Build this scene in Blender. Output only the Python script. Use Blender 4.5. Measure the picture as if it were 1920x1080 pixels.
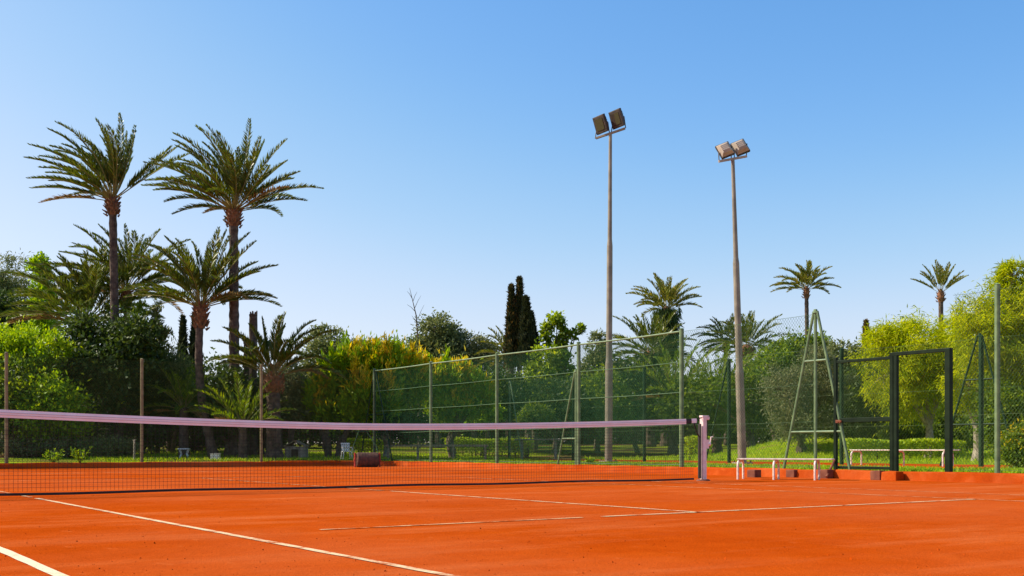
import bpy, math, random
import numpy as np
R = math.radians
for o in list(bpy.data.objects): bpy.data.objects.remove(o)
scene = bpy.context.scene
col = scene.collection

# ------------------------------------------------------------------ camera
F, V0, YAW, CX, CY, CH = 2010.0, 841.0, 0.605, -6.5, -13.02, 0.545
cam_d = bpy.data.cameras.new('camera'); cam = bpy.data.objects.new('camera', cam_d); col.objects.link(cam)
cam_d.sensor_width = 36.0; cam_d.lens = F / 1920 * 36; cam_d.shift_y = (V0 - 540) / 1920
cam_d.clip_start = 0.05; cam_d.clip_end = 2000
cam.location = (CX, CY, CH); cam.rotation_euler = (math.pi / 2, 0, -YAW)
scene.camera = cam
# ------------------------------------------------------------------ sky and sun
SUN_AZ, SUN_EL = math.degrees(YAW) - 82.0, 40.0          # clockwise from +Y
world = bpy.data.worlds.new('World'); scene.world = world; world.use_nodes = True
wn, wl = world.node_tree.nodes, world.node_tree.links
bg = wn['Background']
sky = wn.new('ShaderNodeTexSky'); sky.sky_type = 'NISHITA'; sky.sun_disc = False
sky.sun_elevation = R(SUN_EL); sky.sun_rotation = R(SUN_AZ % 360)
sky.air_density = 1.0; sky.dust_density = 1.0; sky.ozone_density = 2.2; sky.altitude = 0
# film response of the whole sky (the same for every direction): scale into 0..1, curve, scale back
k0 = wn.new('ShaderNodeVectorMath'); k0.operation = 'SCALE'; k0.inputs['Scale'].default_value = 0.053
cv = wn.new('ShaderNodeRGBCurve'); k1 = wn.new('ShaderNodeVectorMath'); k1.operation = 'SCALE'; k1.inputs['Scale'].default_value = 28.3
PTS = [[(0, 0), (.15, .07), (.314, .185), (.462, .38), (.665, .64), (1, .86), (2, 1.3), (4, 1.9)],
       [(0, 0), (.3, .265), (.503, .435), (.708, .63), (.92, .78), (1.5, 1.05), (4, 1.9)],
       [(0, 0), (.5, .52), (.84, .865), (1.05, .94), (1.5, 1.12), (4, 2.0)]]
for ci, pts in enumerate(PTS):
    c_ = cv.mapping.curves[ci]
    while len(c_.points) < len(pts): c_.points.new(.5, .5)
    for p_, (a_, b_) in zip(c_.points, pts): p_.location = (a_ / 4, b_ / 4)
cv.mapping.update()
wl.new(sky.outputs[0], k0.inputs[0]); wl.new(k0.outputs[0], cv.inputs['Color']); wl.new(cv.outputs[0], k1.inputs[0]); wl.new(k1.outputs[0], bg.inputs[0]); bg.inputs[1].default_value = 0.1
sun_d = bpy.data.lights.new('sun', 'SUN'); sun = bpy.data.objects.new('sun', sun_d); col.objects.link(sun)
sun_d.energy = 4.6; sun_d.angle = R(0.53); sun_d.color = (1.0, 0.90, 0.74)
sun.rotation_euler = (R(90 - SUN_EL), 0, R(180 - SUN_AZ)); sun.location = (0, 0, 40)
scene.view_settings.view_transform = 'Standard'; scene.view_settings.look = 'None'
scene.view_settings.gamma = 1; scene.view_settings.exposure = 0.5
try: scene.view_settings.use_curve_mapping = False
except Exception: pass
scene.cycles.transparent_max_bounces = 32

# ------------------------------------------------------------------ helpers
SN, CS = math.sin(YAW), math.cos(YAW)
RT = np.array([CS, -SN, 0.0]); FW = np.array([SN, CS, 0.0]); LEFT = -RT; UP = np.array([0, 0, 1.0])
def ground_z(x, y):
    if x < 9.5 and y < 18.2: return 0.0
    z = 0.14
    dist = max(y - 18.4, 0)
    z += 0.020 * min(dist, 25)
    if x > 9.5: z += 0.020 * min(max(x - 20.0, 0), 20)
    for (mx, my, r, h) in MOUNDS:
        q = ((x - mx) ** 2 + (y - my) ** 2) / (r * r)
        z += h * math.exp(-q * 1.4)
    return z
def at(u, d, v=None):
    k = (u - 960) / F
    p = np.array([CX, CY, 0.0]) + FW * d + RT * (k * d)
    p[2] = CH + (V0 - v) * d / F if v is not None else 0.0
    return p
_m = at(1545, 38.5); _m2 = at(1040, 46); _m3 = at(420, 42)
MOUNDS = [(_m[0], _m[1], 3.2, 0.85), (_m2[0], _m2[1], 3.0, 0.25), (_m3[0], _m3[1], 4.0, 0.18)]
def along_x(xl, u):                                   # y on the line x = xl at image column u
    k = (u - 960) / F; a = xl - CX
    return CY + (a * CS - k * a * SN) / (k * CS + SN)
def along_y(yl, u):
    k = (u - 960) / F; b = yl - CY
    return CX + (k * b * CS + b * SN) / (CS - k * SN)

def tag(o, label=None, cat=None, group=None, kind=None):
    if label: o['label'] = label
    if cat: o['category'] = cat
    if group: o['group'] = group
    if kind: o['kind'] = kind
    return o
def empty(name, loc, label=None, cat=None, group=None):
    o = bpy.data.objects.new(name, None); col.objects.link(o); o.location = [float(c) for c in loc]
    o.empty_display_size = 0.2
    return tag(o, label, cat, group)
class MB:
    """collects shapes (world coordinates) and links them as one mesh object"""
    def __init__(s): s.v = []; s.f = []; s.n = 0; s.mi = []
    def add(s, v, f, mi=0):
        v = np.asarray(v, float).reshape(-1, 3)
        s.v.append(v); s.f += [[i + s.n for i in q] for q in f]; s.mi += [mi] * len(f); s.n += len(v)
    def box(s, c, half, ax=None, mi=0):
        c = np.asarray(c, float)
        ex, ey, ez = ax if ax is not None else (np.array([1, 0, 0.]), np.array([0, 1., 0]), UP)
        v = [c + ex * half[0] * i + ey * half[1] * j + ez * half[2] * k for k in (-1, 1) for j in (-1, 1) for i in (-1, 1)]
        s.add(v, [(0, 2, 3, 1), (4, 5, 7, 6), (0, 1, 5, 4), (2, 6, 7, 3), (0, 4, 6, 2), (1, 3, 7, 5)], mi)
    def tube(s, pts, rad, n=8, cap=True, mi=0):
        pts = [np.asarray(p, float) for p in pts]
        if np.isscalar(rad): rad = [rad] * len(pts)
        vs = []; prev = None
        for i, p in enumerate(pts):
            t = pts[min(i + 1, len(pts) - 1)] - pts[max(i - 1, 0)]; t = t / (np.linalg.norm(t) + 1e-9)
            if prev is None:
                a = UP if abs(t[2]) < 0.9 else np.array([1., 0, 0]); e1 = np.cross(a, t)
            else: e1 = prev - t * prev.dot(t)
            e1 = e1 / (np.linalg.norm(e1) + 1e-9); prev = e1; e2 = np.cross(t, e1)
            for k in range(n):
                an = 2 * math.pi * k / n
                vs.append(p + (e1 * math.cos(an) + e2 * math.sin(an)) * rad[i])
        f = []
        for i in range(len(pts) - 1):
            for k in range(n):
                a, b = i * n + k, i * n + (k + 1) % n
                f.append((a, b, b + n, a + n))
        if cap:
            f.append(tuple(range(n - 1, -1, -1))); m = (len(pts) - 1) * n; f.append(tuple(m + k for k in range(n)))
        s.add(vs, f, mi)
    def build(s, name, mat, parent=None, smooth=False, bevel=0.0):
        me = bpy.data.meshes.new(name); v = np.concatenate(s.v)
        if parent is not None: v = v - np.array(parent_origin(parent))
        me.from_pydata(v.tolist(), [], s.f)
        for m in (mat if isinstance(mat, (list, tuple)) else [mat]): me.materials.append(m)
        if any(s.mi): me.polygons.foreach_set('material_index', s.mi)
        if smooth: me.polygons.foreach_set('use_smooth', [True] * len(me.polygons))
        me.update()
        o = bpy.data.objects.new(name, me); col.objects.link(o)
        if parent is not None: o.parent = parent
        if bevel:
            b = o.modifiers.new('bevel', 'BEVEL'); b.width = bevel; b.segments = 2; b.limit_method = 'ANGLE'
        return o
def parent_origin(p):
    v = np.zeros(3)
    while p is not None: v = v + np.array(p.location); p = p.parent
    return v
def quads_mesh(name, V, mats, parent=None, mi=None):
    """V: (N,4,3) quads"""
    N = len(V); v = V.reshape(-1, 3)
    if parent is not None: v = v - parent_origin(parent)
    me = bpy.data.meshes.new(name)
    me.vertices.add(4 * N); me.vertices.foreach_set('co', v.astype(np.float32).ravel())
    me.loops.add(4 * N); me.loops.foreach_set('vertex_index', np.arange(4 * N, dtype=np.int32))
    me.polygons.add(N); me.polygons.foreach_set('loop_start', np.arange(0, 4 * N, 4, dtype=np.int32))
    for m in (mats if isinstance(mats, (list, tuple)) else [mats]): me.materials.append(m)
    if mi is not None: me.polygons.foreach_set('material_index', mi.astype(np.int32))
    me.update(calc_edges=True); me.validate()
    o = bpy.data.objects.new(name, me); col.objects.link(o)
    if parent is not None: o.parent = parent
    return o
def norm(a): return a / (np.linalg.norm(a, axis=-1, keepdims=True) + 1e-9)
def leaf_quads(pos, dirv, length, width, rng, fold=0.25):
    N = len(pos); dirv = norm(dirv)
    r = rng.normal(size=(N, 3)); side = norm(np.cross(dirv, r)); nn = np.cross(side, dirv)
    L = np.broadcast_to(np.asarray(length, float).reshape(-1, 1) if np.ndim(length) else np.full((1, 1), length), (N, 1))
    Wd = np.broadcast_to(np.asarray(width, float).reshape(-1, 1) if np.ndim(width) else np.full((1, 1), width), (N, 1))
    mid = pos + dirv * L * 0.45
    V = np.stack([pos, mid + side * Wd * .5 + nn * Wd * fold, pos + dirv * L - nn * L * .08, mid - side * Wd * .5 + nn * Wd * fold], 1)
    return V

# ------------------------------------------------------------------ materials
def newmat(name):
    m = bpy.data.materials.new(name); m.use_nodes = True
    nt = m.node_tree; return m, nt.nodes, nt.links, nt.nodes['Principled BSDF']
def ramp(n, stops):
    r = n.new('ShaderNodeValToRGB'); e = r.color_ramp.elements
    while len(e) < len(stops): e.new(0.5)
    for i, (p, c) in enumerate(stops): e[i].position = p; e[i].color = (*c, 1)
    return r
def paint(name, c1, c2, rough=0.5, scale=6.0, metal=0.0, bump=0.1, bscale=60, spec=.4):
    m, n, l, b = newmat(name)
    tc = n.new('ShaderNodeTexCoord'); nz = n.new('ShaderNodeTexNoise'); nz.inputs['Scale'].default_value = scale; nz.inputs['Detail'].default_value = 6
    l.new(tc.outputs['Object'], nz.inputs['Vector'])
    rp = ramp(n, [(0.36, c1), (0.64, c2)]); l.new(nz.outputs[0], rp.inputs[0]); l.new(rp.outputs[0], b.inputs['Base Color'])
    b.inputs['Roughness'].default_value = rough; b.inputs['Metallic'].default_value = metal; b.inputs['Specular IOR Level'].default_value = spec
    n2 = n.new('ShaderNodeTexNoise'); n2.inputs['Scale'].default_value = bscale; l.new(tc.outputs['Object'], n2.inputs['Vector'])
    bp = n.new('ShaderNodeBump'); bp.inputs['Strength'].default_value = bump; bp.inputs['Distance'].default_value = 0.01
    l.new(n2.outputs[0], bp.inputs['Height']); l.new(bp.outputs[0], b.inputs['Normal'])
    return m
def leafmat(name, dark, mid, light, trans=0.4, hue=.485, scale=0.9, rough=0.55, spec=0.3):
    m, n, l, b = newmat(name)
    g = n.new('ShaderNodeNewGeometry'); tc = n.new('ShaderNodeTexCoord')
    nz = n.new('ShaderNodeTexNoise'); nz.inputs['Scale'].default_value = scale; nz.inputs['Detail'].default_value = 3
    l.new(tc.outputs['Object'], nz.inputs['Vector'])
    mx = n.new('ShaderNodeMath'); mx.operation = 'MULTIPLY_ADD'; mx.inputs[1].default_value = 0.55
    l.new(g.outputs['Random Per Island'], mx.inputs[0])
    ms = n.new('ShaderNodeMath'); ms.operation = 'MULTIPLY'; ms.inputs[1].default_value = 0.5
    l.new(nz.outputs[0], ms.inputs[0]); l.new(ms.outputs[0], mx.inputs[2])
    rp = ramp(n, [(0.15, dark), (0.5, mid), (0.85, light)]); l.new(mx.outputs[0], rp.inputs[0])
    l.new(rp.outputs[0], b.inputs['Base Color']); b.inputs['Roughness'].default_value = rough
    b.inputs['Specular IOR Level'].default_value = spec
    t = n.new('ShaderNodeBsdfTranslucent')
    hs = n.new('ShaderNodeHueSaturation'); hs.inputs['Hue'].default_value = hue; hs.inputs['Saturation'].default_value = 1.1; hs.inputs['Value'].default_value = 1.5
    l.new(rp.outputs[0], hs.inputs['Color']); l.new(hs.outputs[0], t.inputs[0])
    ms2 = n.new('ShaderNodeMixShader'); ms2.inputs[0].default_value = trans
    l.new(b.outputs[0], ms2.inputs[1]); l.new(t.outputs[0], ms2.inputs[2])
    l.new(ms2.outputs[0], n['Material Output'].inputs[0])
    return m
M = {}
M['palm'] = leafmat('palm_leaf', (0.047, 0.079, 0.011), (0.095, 0.137, 0.017), (0.179, 0.179, 0.028), .30, scale=.5, rough=.4, spec=.5)
M['palm_far'] = leafmat('palm_leaf_far', (0.078, 0.117, 0.021), (0.156, 0.182, 0.026), (0.312, 0.247, 0.042), .30, scale=.5)
M['palm_dry'] = leafmat('palm_leaf_dry', (.16, .10, .04), (.25, .16, .05), (.32, .22, .08), .3)
M['rachis'] = paint('palm_stalk', (.22, .20, .05), (.36, .26, .08), .5)
M['boot'] = paint('palm_boot', (.13, .06, .03), (.30, .13, .055), .9, 9, bump=.5)
M['ptrunk'] = paint('palm_trunk_bark', (.06, .038, .028), (.15, .10, .07), .95, 7, bump=1.0, bscale=22)
M['bark'] = paint('bark', (.07, .05, .035), (.17, .125, .085), .95, 8, bump=1.0, bscale=30)
M['palebark'] = paint('pale_bark', (.20, .16, .12), (.40, .34, .26), .9, 8, bump=.8, bscale=30)
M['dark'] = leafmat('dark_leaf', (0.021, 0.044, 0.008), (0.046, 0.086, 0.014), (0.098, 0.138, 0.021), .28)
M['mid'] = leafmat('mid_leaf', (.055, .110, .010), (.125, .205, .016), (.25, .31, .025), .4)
M['bright'] = leafmat('bright_leaf', (0.102, 0.217, 0.008), (0.217, 0.377, 0.012), (0.435, 0.551, 0.020), .42)
M['yellow'] = leafmat('young_yellow_leaf', (0.425, 0.375, 0.013), (0.625, 0.500, 0.017), (0.775, 0.575, 0.035), .4)
M['pepper'] = leafmat('pepper_leaf', (.16, .24, .005), (.38, .44, .008), (.60, .58, .015), .5, hue=.497, scale=.8, spec=.1)
M['olive'] = leafmat('olive_leaf', (0.084, 0.108, 0.043), (0.168, 0.192, 0.076), (0.312, 0.312, 0.140), .28)
M['grey'] = leafmat('grey_green_leaf', (0.072, 0.102, 0.032), (0.144, 0.180, 0.054), (0.264, 0.276, 0.097), .32)
M['cypress'] = leafmat('cypress_leaf', (.016, .026, .010), (.032, .044, .015), (.075, .07, .025), .12)
M['cypress_brown'] = leafmat('cypress_dry', (.08, .055, .015), (.14, .09, .025), (.20, .13, .04), .2)
M['hedge'] = leafmat('hedge_leaf', (0.168, 0.280, 0.012), (0.336, 0.476, 0.015), (0.560, 0.616, 0.024), .35)
M['grass'] = leafmat('grass_blade', (0.150, 0.270, 0.008), (0.300, 0.450, 0.013), (0.510, 0.570, 0.032), .4, scale=.5)
M['post_green'] = paint('green_post_paint', (.085, .15, .07), (.16, .25, .11), .55)
M['dark_green'] = paint('dark_green_paint', (.009, .030, .012), (.018, .050, .020), .55, spec=.15)
M['gate'] = paint('gate_paint', (.004, .012, .005), (.009, .022, .009), .55, spec=.12)
M['rust'] = paint('rust', (.13, .035, .018), (.22, .07, .03), .8)
M['post_tan'] = paint('tan_post_paint', (.15, .13, .055), (.26, .22, .10), .6)
M['wire'] = paint('green_wire', (.025, .085, .030), (.06, .14, .05), .5, spec=.2)
M['wire_dark'] = paint('dark_wire', (.03, .075, .02), (.07, .13, .035), .55, spec=.2)
M['pole'] = paint('galvanised_pole', (.19, .165, .12), (.30, .26, .19), .55, 3)
M['lampbody'] = paint('lamp_housing', (.035, .03, .026), (.085, .06, .045), .5, 9)
M['lampgrey'] = paint('lamp_housing_grey', (.36, .29, .22), (.46, .38, .29), .55, 4)
M['white'] = paint('white_paint', (.66, .62, .56), (.80, .77, .72), .45, 12)
M['bench_white'] = paint('bench_paint', (.62, .50, .40), (.82, .74, .64), .45, 20)
M['tape'] = paint('net_tape', (.88, .77, .76), (.94, .86, .85), .8, 5)
M['black'] = paint('black_cord', (.014, .012, .012), (.03, .025, .022), .7)
M['postpink'] = paint('net_post_paint', (.78, .60, .56), (.88, .74, .70), .45, 9)
M['kerb'] = paint('clay_kerb', (.26, .045, .010), (.44, .085, .016), .95, 3, bump=.8, bscale=40)
M['redpaint'] = paint('red_paint', (.30, .025, .02), (.42, .05, .035), .5)
M['steel_brown'] = paint('rusty_steel', (.07, .035, .022), (.14, .06, .035), .8, 12, bump=.4)
M['concrete'] = paint('concrete', (.26, .21, .16), (.40, .33, .26), .9, 8, bump=.5)
M['wood'] = paint('weathered_wood', (.22, .16, .10), (.36, .27, .17), .9, 10, bump=.4)
m, n, l, b = newmat('glass_lens'); b.inputs['Base Color'].default_value = (.16, .13, .10, 1); b.inputs['Roughness'].default_value = .12; b.inputs['Metallic'].default_value = .6; M['lens'] = m
def shade_net(name, c, cover):
    m, n, l, b = newmat(name)
    tr = n.new('ShaderNodeBsdfTransparent'); mx = n.new('ShaderNodeMixShader'); mx.inputs[0].default_value = cover
    b.inputs['Base Color'].default_value = (*c, 1); b.inputs['Roughness'].default_value = .8; b.inputs['Specular IOR Level'].default_value = .1
    l.new(tr.outputs[0], mx.inputs[1]); l.new(b.outputs[0], mx.inputs[2]); l.new(mx.outputs[0], n['Material Output'].inputs[0]); return m
M['shade'] = shade_net('shade_net_green', (.012, .065, .032), .15)
M['shade_thin'] = shade_net('shade_net_thin', (.040, .075, .030), .12)
def claymat(name, cols, worn=None, dusty=False):
    m, n, l, b = newmat(name)
    tc = n.new('ShaderNodeTexCoord')
    def noise(s, d=6, r=.6):
        z = n.new('ShaderNodeTexNoise'); z.inputs['Scale'].default_value = s; z.inputs['Detail'].default_value = d; z.inputs['Roughness'].default_value = r
        l.new(tc.outputs['Object'], z.inputs['Vector']); return z
    big, mid, fine = noise(.35, 5), noise(3.2, 8, .7), noise(60, 4, .7)
    a = n.new('ShaderNodeMath'); a.operation = 'MULTIPLY_ADD'; a.inputs[1].default_value = .45
    l.new(big.outputs[0], a.inputs[0])
    a2 = n.new('ShaderNodeMath'); a2.operation = 'MULTIPLY_ADD'; a2.inputs[1].default_value = .35; l.new(mid.outputs[0], a2.inputs[0])
    a3 = n.new('ShaderNodeMath'); a3.operation = 'MULTIPLY'; a3.inputs[1].default_value = .2; l.new(fine.outputs[0], a3.inputs[0])
    l.new(a3.outputs[0], a2.inputs[2]); l.new(a2.outputs[0], a.inputs[2])
    rp = ramp(n, [(.34, cols[0]), (.5, cols[1]), (.66, cols[2])]); l.new(a.outputs[0], rp.inputs[0])
    out = rp.outputs[0]
    if dusty:
        for (sc, st, lo, hi, c, amt) in ((.9, (.35, 1.6, 1), .50, .72, (.60, .165, .050), .55), (7.0, (1, .45, 1), .60, .72, (.62, .15, .035), .45), (11.0, (.6, 1, 1), .63, .74, (.27, .030, .003), .6), (.22, (1, 1, 1), .42, .66, (.50, .105, .030), .5)):
            mp = n.new('ShaderNodeMapping'); mp.inputs['Scale'].default_value = st; mp.inputs['Rotation'].default_value = (0, 0, .6); l.new(tc.outputs['Object'], mp.inputs['Vector'])
            z = n.new('ShaderNodeTexNoise'); z.inputs['Scale'].default_value = sc; z.inputs['Detail'].default_value = 7; z.inputs['Roughness'].default_value = .65; l.new(mp.outputs[0], z.inputs['Vector'])
            w = ramp(n, [(lo, (0, 0, 0)), (hi, (amt, amt, amt))]); l.new(z.outputs[0], w.inputs[0])
            mx = n.new('ShaderNodeMix'); mx.data_type = 'RGBA'; l.new(w.outputs[0], mx.inputs[0]); l.new(out, mx.inputs[6]); mx.inputs[7].default_value = (*c, 1); out = mx.outputs[2]
    if worn:
        z = noise(worn[1], 8, .75); w = ramp(n, [(worn[2], (0, 0, 0)), (worn[3], (1, 1, 1))]); l.new(z.outputs[0], w.inputs[0])
        mx = n.new('ShaderNodeMix'); mx.data_type = 'RGBA'; l.new(w.outputs[0], mx.inputs[0]); mx.inputs[6].default_value = (*worn[0], 1); l.new(out, mx.inputs[7]); out = mx.outputs[2]
    l.new(out, b.inputs['Base Color']); b.inputs['Roughness'].default_value = .95; b.inputs['Specular IOR Level'].default_value = .0
    hb = n.new('ShaderNodeMath'); hb.operation = 'MULTIPLY_ADD'; hb.inputs[1].default_value = .35
    l.new(fine.outputs[0], hb.inputs[0]); l.new(mid.outputs[0], hb.inputs[2])
    bp = n.new('ShaderNodeBump'); bp.inputs['Strength'].default_value = .55; bp.inputs['Distance'].default_value = .03
    l.new(hb.outputs[0], bp.inputs['Height']); l.new(bp.outputs[0], b.inputs['Normal'])
    return m
CLAY = [(.36, .043, .002), (.44, .060, .0035), (.52, .084, .007)]
M['clay'] = claymat('red_clay', CLAY, dusty=True)
M['kerb'] = claymat('clay_kerb', [(.27, .036, .004), (.40, .058, .006), (.52, .095, .012)], dusty=True)
M['line'] = claymat('worn_line_paint', CLAY, worn=((.74, .54, .32), 5.0, .48, .64))
M['line_faint'] = claymat('dusty_line_paint', CLAY, worn=((.68, .42, .22), 4.0, .42, .58))
M['line_clean'] = claymat('line_paint', CLAY, worn=((.80, .66, .44), 7.0, .56, .76))
M['earth'] = claymat('earth', [(.14, .07, .03), (.20, .11, .05), (.27, .16, .08)])
M['lawn'] = claymat('lawn', [(.10, .17, .006), (.20, .28, .010), (.36, .38, .02)], worn=((.19, .11, .05), .9, .36, .46))

M['back_lawn'] = claymat('patchy_lawn', [(.08, .14, .006), (.16, .23, .010), (.30, .33, .02)], worn=((.13, .075, .035), .35, .44, .54))
# ------------------------------------------------------------------ ground
def sheet(name, x0, x1, y0, y1, z, mat):
    b = MB(); b.add([(x0, y0, z), (x1, y0, z), (x1, y1, z), (x0, y1, z)], [(0, 1, 2, 3)])
    return tag(b.build(name, mat), kind='structure')
sheet('ground', -600, 600, -600, 600, -0.03, M['earth'])
sheet('clay_court', -40, 9.46, -40, 18.16, 0.0, M['clay'])
def grid(name, xs, ys, fz, mat):
    v = [(x, y, fz(x, y)) for y in ys for x in xs]; nx = len(xs)
    f = [(j * nx + i, j * nx + i + 1, (j + 1) * nx + i + 1, (j + 1) * nx + i) for j in range(len(ys) - 1) for i in range(nx - 1)]
    b = MB(); b.add(v, f); return tag(b.build(name, mat, smooth=True), kind='structure')
gz2 = lambda x, y: max(ground_z(max(x, 9.55), y), .14)
grid('side_lawn', np.linspace(9.62, 13.0, 10), np.linspace(-20, 18.3, 60), gz2, M['lawn'])
grid('second_clay_court', np.linspace(13.0, 18.4, 7), np.linspace(-20, 18.3, 60), gz2, M['clay'])
grid('far_lawn', np.concatenate([np.linspace(18.4, 45, 44), [80, 300]]), np.linspace(-40, 18.3, 80), gz2, M['lawn'])
grid('back_lawn', np.concatenate([[-200, -60], np.linspace(-30, 45, 80), [80, 300]]), np.concatenate([np.linspace(18.3, 60, 60), [90, 300]]), gz2, M['back_lawn'])
# kerbs round the court
def kerb(name, x0, x1, y0, y1, z, seed):
    rng = random.Random(seed); b = MB(); hor = abs(x1 - x0) > abs(y1 - y0)
    L = abs(x1 - x0) if hor else abs(y1 - y0); nseg = int(L / 0.5)
    prof = [(-1, 0), (-.85, .86), (-.6, 1.0), (.9, 1.0), (1, 0)]
    vs = []
    for i in range(nseg + 1):
        t = i / nseg; j = rng.uniform(-.012, .012)
        for (a, h) in prof:
            zz = z * h + (j if h > .5 else 0)
            if hor:
                c = (y0 + y1) / 2; hw = (y1 - y0) / 2; vs.append((x0 + (x1 - x0) * t, c + hw * a + j * .7, zz - (.02 if h == 0 else 0)))
            else:
                c = (x0 + x1) / 2; hw = (x1 - x0) / 2; vs.append((c + hw * a + j * .7, y0 + (y1 - y0) * t, zz - (.02 if h == 0 else 0)))
    f = []
    for i in range(nseg):
        for k in range(4): f.append((i * 5 + k, i * 5 + k + 1, (i + 1) * 5 + k + 1, (i + 1) * 5 + k))
    b.add(vs, f); return tag(b.build(name, M['kerb']), kind='structure')
kerb('back_kerb', -40, 9.70, 18.10, 18.42, .155, 1)
kerb('side_kerb', 9.40, 9.72, -40, 18.095, .155, 2)
kerb('second_court_kerb', 12.92, 13.08, -20, 18.2, .15, 3)

# painted court lines: thin strips 4 mm above the clay
def court_line(x0, y0, x1, y1, w, mat, seed):
    rng = random.Random(seed); d = np.array([x1 - x0, y1 - y0]); L = np.linalg.norm(d); d /= L; nn = np.array([-d[1], d[0]])
    ns = max(2, int(L / .25)); vs = []
    for i in range(ns + 1):
        p = np.array([x0, y0]) + d * L * i / ns
        w1, w2 = w / 2 + rng.uniform(-.004, .004), w / 2 + rng.uniform(-.004, .004)
        vs += [(*(p - nn * w1), .004), (*(p + nn * w2), .004)]
    b = MB(); b.add(vs, [(2 * i, 2 * i + 2, 2 * i + 3, 2 * i + 1) for i in range(ns)])
    return tag(b.build('court_line', mat), kind='structure')
yB = lambda u: along_x(-4.115, u)
court_line(-5.485, -11.885, -5.485, 3, .06, M['line_clean'], 1)
court_line(-4.115, -11.885, -4.115, -.45, .05, M['line'], 2)
court_line(-4.115, -.15, -4.115, 6.4, .05, M['line_faint'], 3)
court_line(0, -6.425, 0, -.9, .05, M['line'], 4)
court_line(0, -.7, 0, 6.4, .05, M['line_faint'], 5)
court_line(4.115, -11, 4.115, 4.0, .045, M['line_faint'], 6)
court_line(along_y(-6.4, 600), -6.4, -1.25, -6.4, .05, M['line_faint'], 7)
court_line(-1.05, -6.4, 4.14, -6.4, .05, M['line'], 8)
court_line(5.485, -9, 5.485, 2.0, .045, M['line_faint'], 9)
court_line(-4.1, 6.4, 4.1, 6.4, .05, M['line_faint'], 10)
court_line(-5.5, 11.885, 5.5, 11.885, .08, M['line_faint'], 11)

# loose clay crumbs in the foreground
rng = np.random.default_rng(5)
N = 2600
dd = 3.6 + 9 * rng.random(N) ** 1.6; uu = rng.uniform(-100, 2020, N)
P = np.array([at(u, d) for u, d in zip(uu, dd)])
V = []; f = []
tet = np.array([(1, 0, -.5), (-.5, .87, -.5), (-.5, -.87, -.5), (0, 0, .8)])
b = MB()
sz = rng.gamma(2.0, .0011, N) + .0010
for p, s_ in zip(P, sz):
    t = tet * s_ * rng.uniform(.6, 1.3, (4, 3)); a = rng.uniform(0, 6.28); c_, s2 = math.cos(a), math.sin(a)
    t = np.stack([t[:, 0] * c_ - t[:, 1] * s2, t[:, 0] * s2 + t[:, 1] * c_, t[:, 2]], 1)
    b.add(t + [p[0], p[1], s_ * .35], [(0, 1, 3), (1, 2, 3), (2, 0, 3)])
tag(b.build('clay_crumbs', M['clay']), 'fine loose clay crumbs scattered over the court', 'clay', kind='stuff')

# ------------------------------------------------------------------ grass
def grass(name, x0, x1, y0, y1, n, label, seed, h=(.05, .16), keep=None):
    rng = np.random.default_rng(seed)
    x = rng.uniform(x0, x1, n); y = rng.uniform(y0, y1, n)
    cl = np.sin(x * 1.7 + 1.3 * np.sin(y * .9)) * np.sin(y * 1.3 + x * .4)
    k = rng.random(n) < np.clip(.62 + .5 * cl, .12, 1); x, y = x[k], y[k]
    z = np.array([gz2(a, c) for a, c in zip(x, y)]) - .01
    d = rng.normal(size=(len(x), 3)) * .45; d[:, 2] = 1
    hh = rng.uniform(*h, len(x)) * (.8 + .5 * rng.random(len(x)))
    return tag(quads_mesh(name, leaf_quads(np.stack([x, y, z], 1), d, hh, .014 + .012 * rng.random(len(x)), rng, .1), M['grass']), label, 'grass', kind='stuff')
grass('grass', 9.75, 12.9, -8, 18, 52000, 'sunlit yellow-green grass on the strip behind the side fence', 1, (.03, .085))
grass('grass', 1.5, 16, 18.6, 26, 30000, 'shaded and sunlit grass on the lawn behind the back fence', 2, (.05, .14))
grass('grass', 18.5, 32, -4, 18, 34000, 'grass beyond the second clay court', 3, (.06, .16))

# ------------------------------------------------------------------ fences
def wire_panel(b, p0, p1, z0, z1, pitch, r):
    p0 = np.array(p0, float); p1 = np.array(p1, float); L = np.linalg.norm(p1 - p0); e = (p1 - p0) / L; nn = np.array([-e[1], e[0]])
    H = z1 - z0; sl = 1.25
    for sgn in (1, -1):
        s = -H / sl
        while s < L:
            # line s + t*1, z = t*sl
            ta, tb = max(0, -s), min(H / sl, L - s)
            if tb - ta > .02:
                A = (s + ta, ta * sl); B = (s + tb, tb * sl)
                if sgn < 0: A = (L - A[0], A[1]); B = (L - B[0], B[1])
                vs = []
                dv = np.array([B[0] - A[0], B[1] - A[1]]); dv /= np.linalg.norm(dv); pn = np.array([-dv[1], dv[0]])
                for q in (A, B):
                    for (o1, o2) in ((r, 0.), (-.6 * r, .9 * r), (-.6 * r, -.9 * r)):
                        a_, z_ = q[0] + pn[0] * o1, q[1] + pn[1] * o1
                        w = p0 + e * a_ + nn * (o2 + sgn * r * .6)
                        vs.append((w[0], w[1], z0 + z_))
                b.add(vs, [(0, 1, 4, 3), (1, 2, 5, 4), (2, 0, 3, 5)])
            s += pitch
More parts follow.
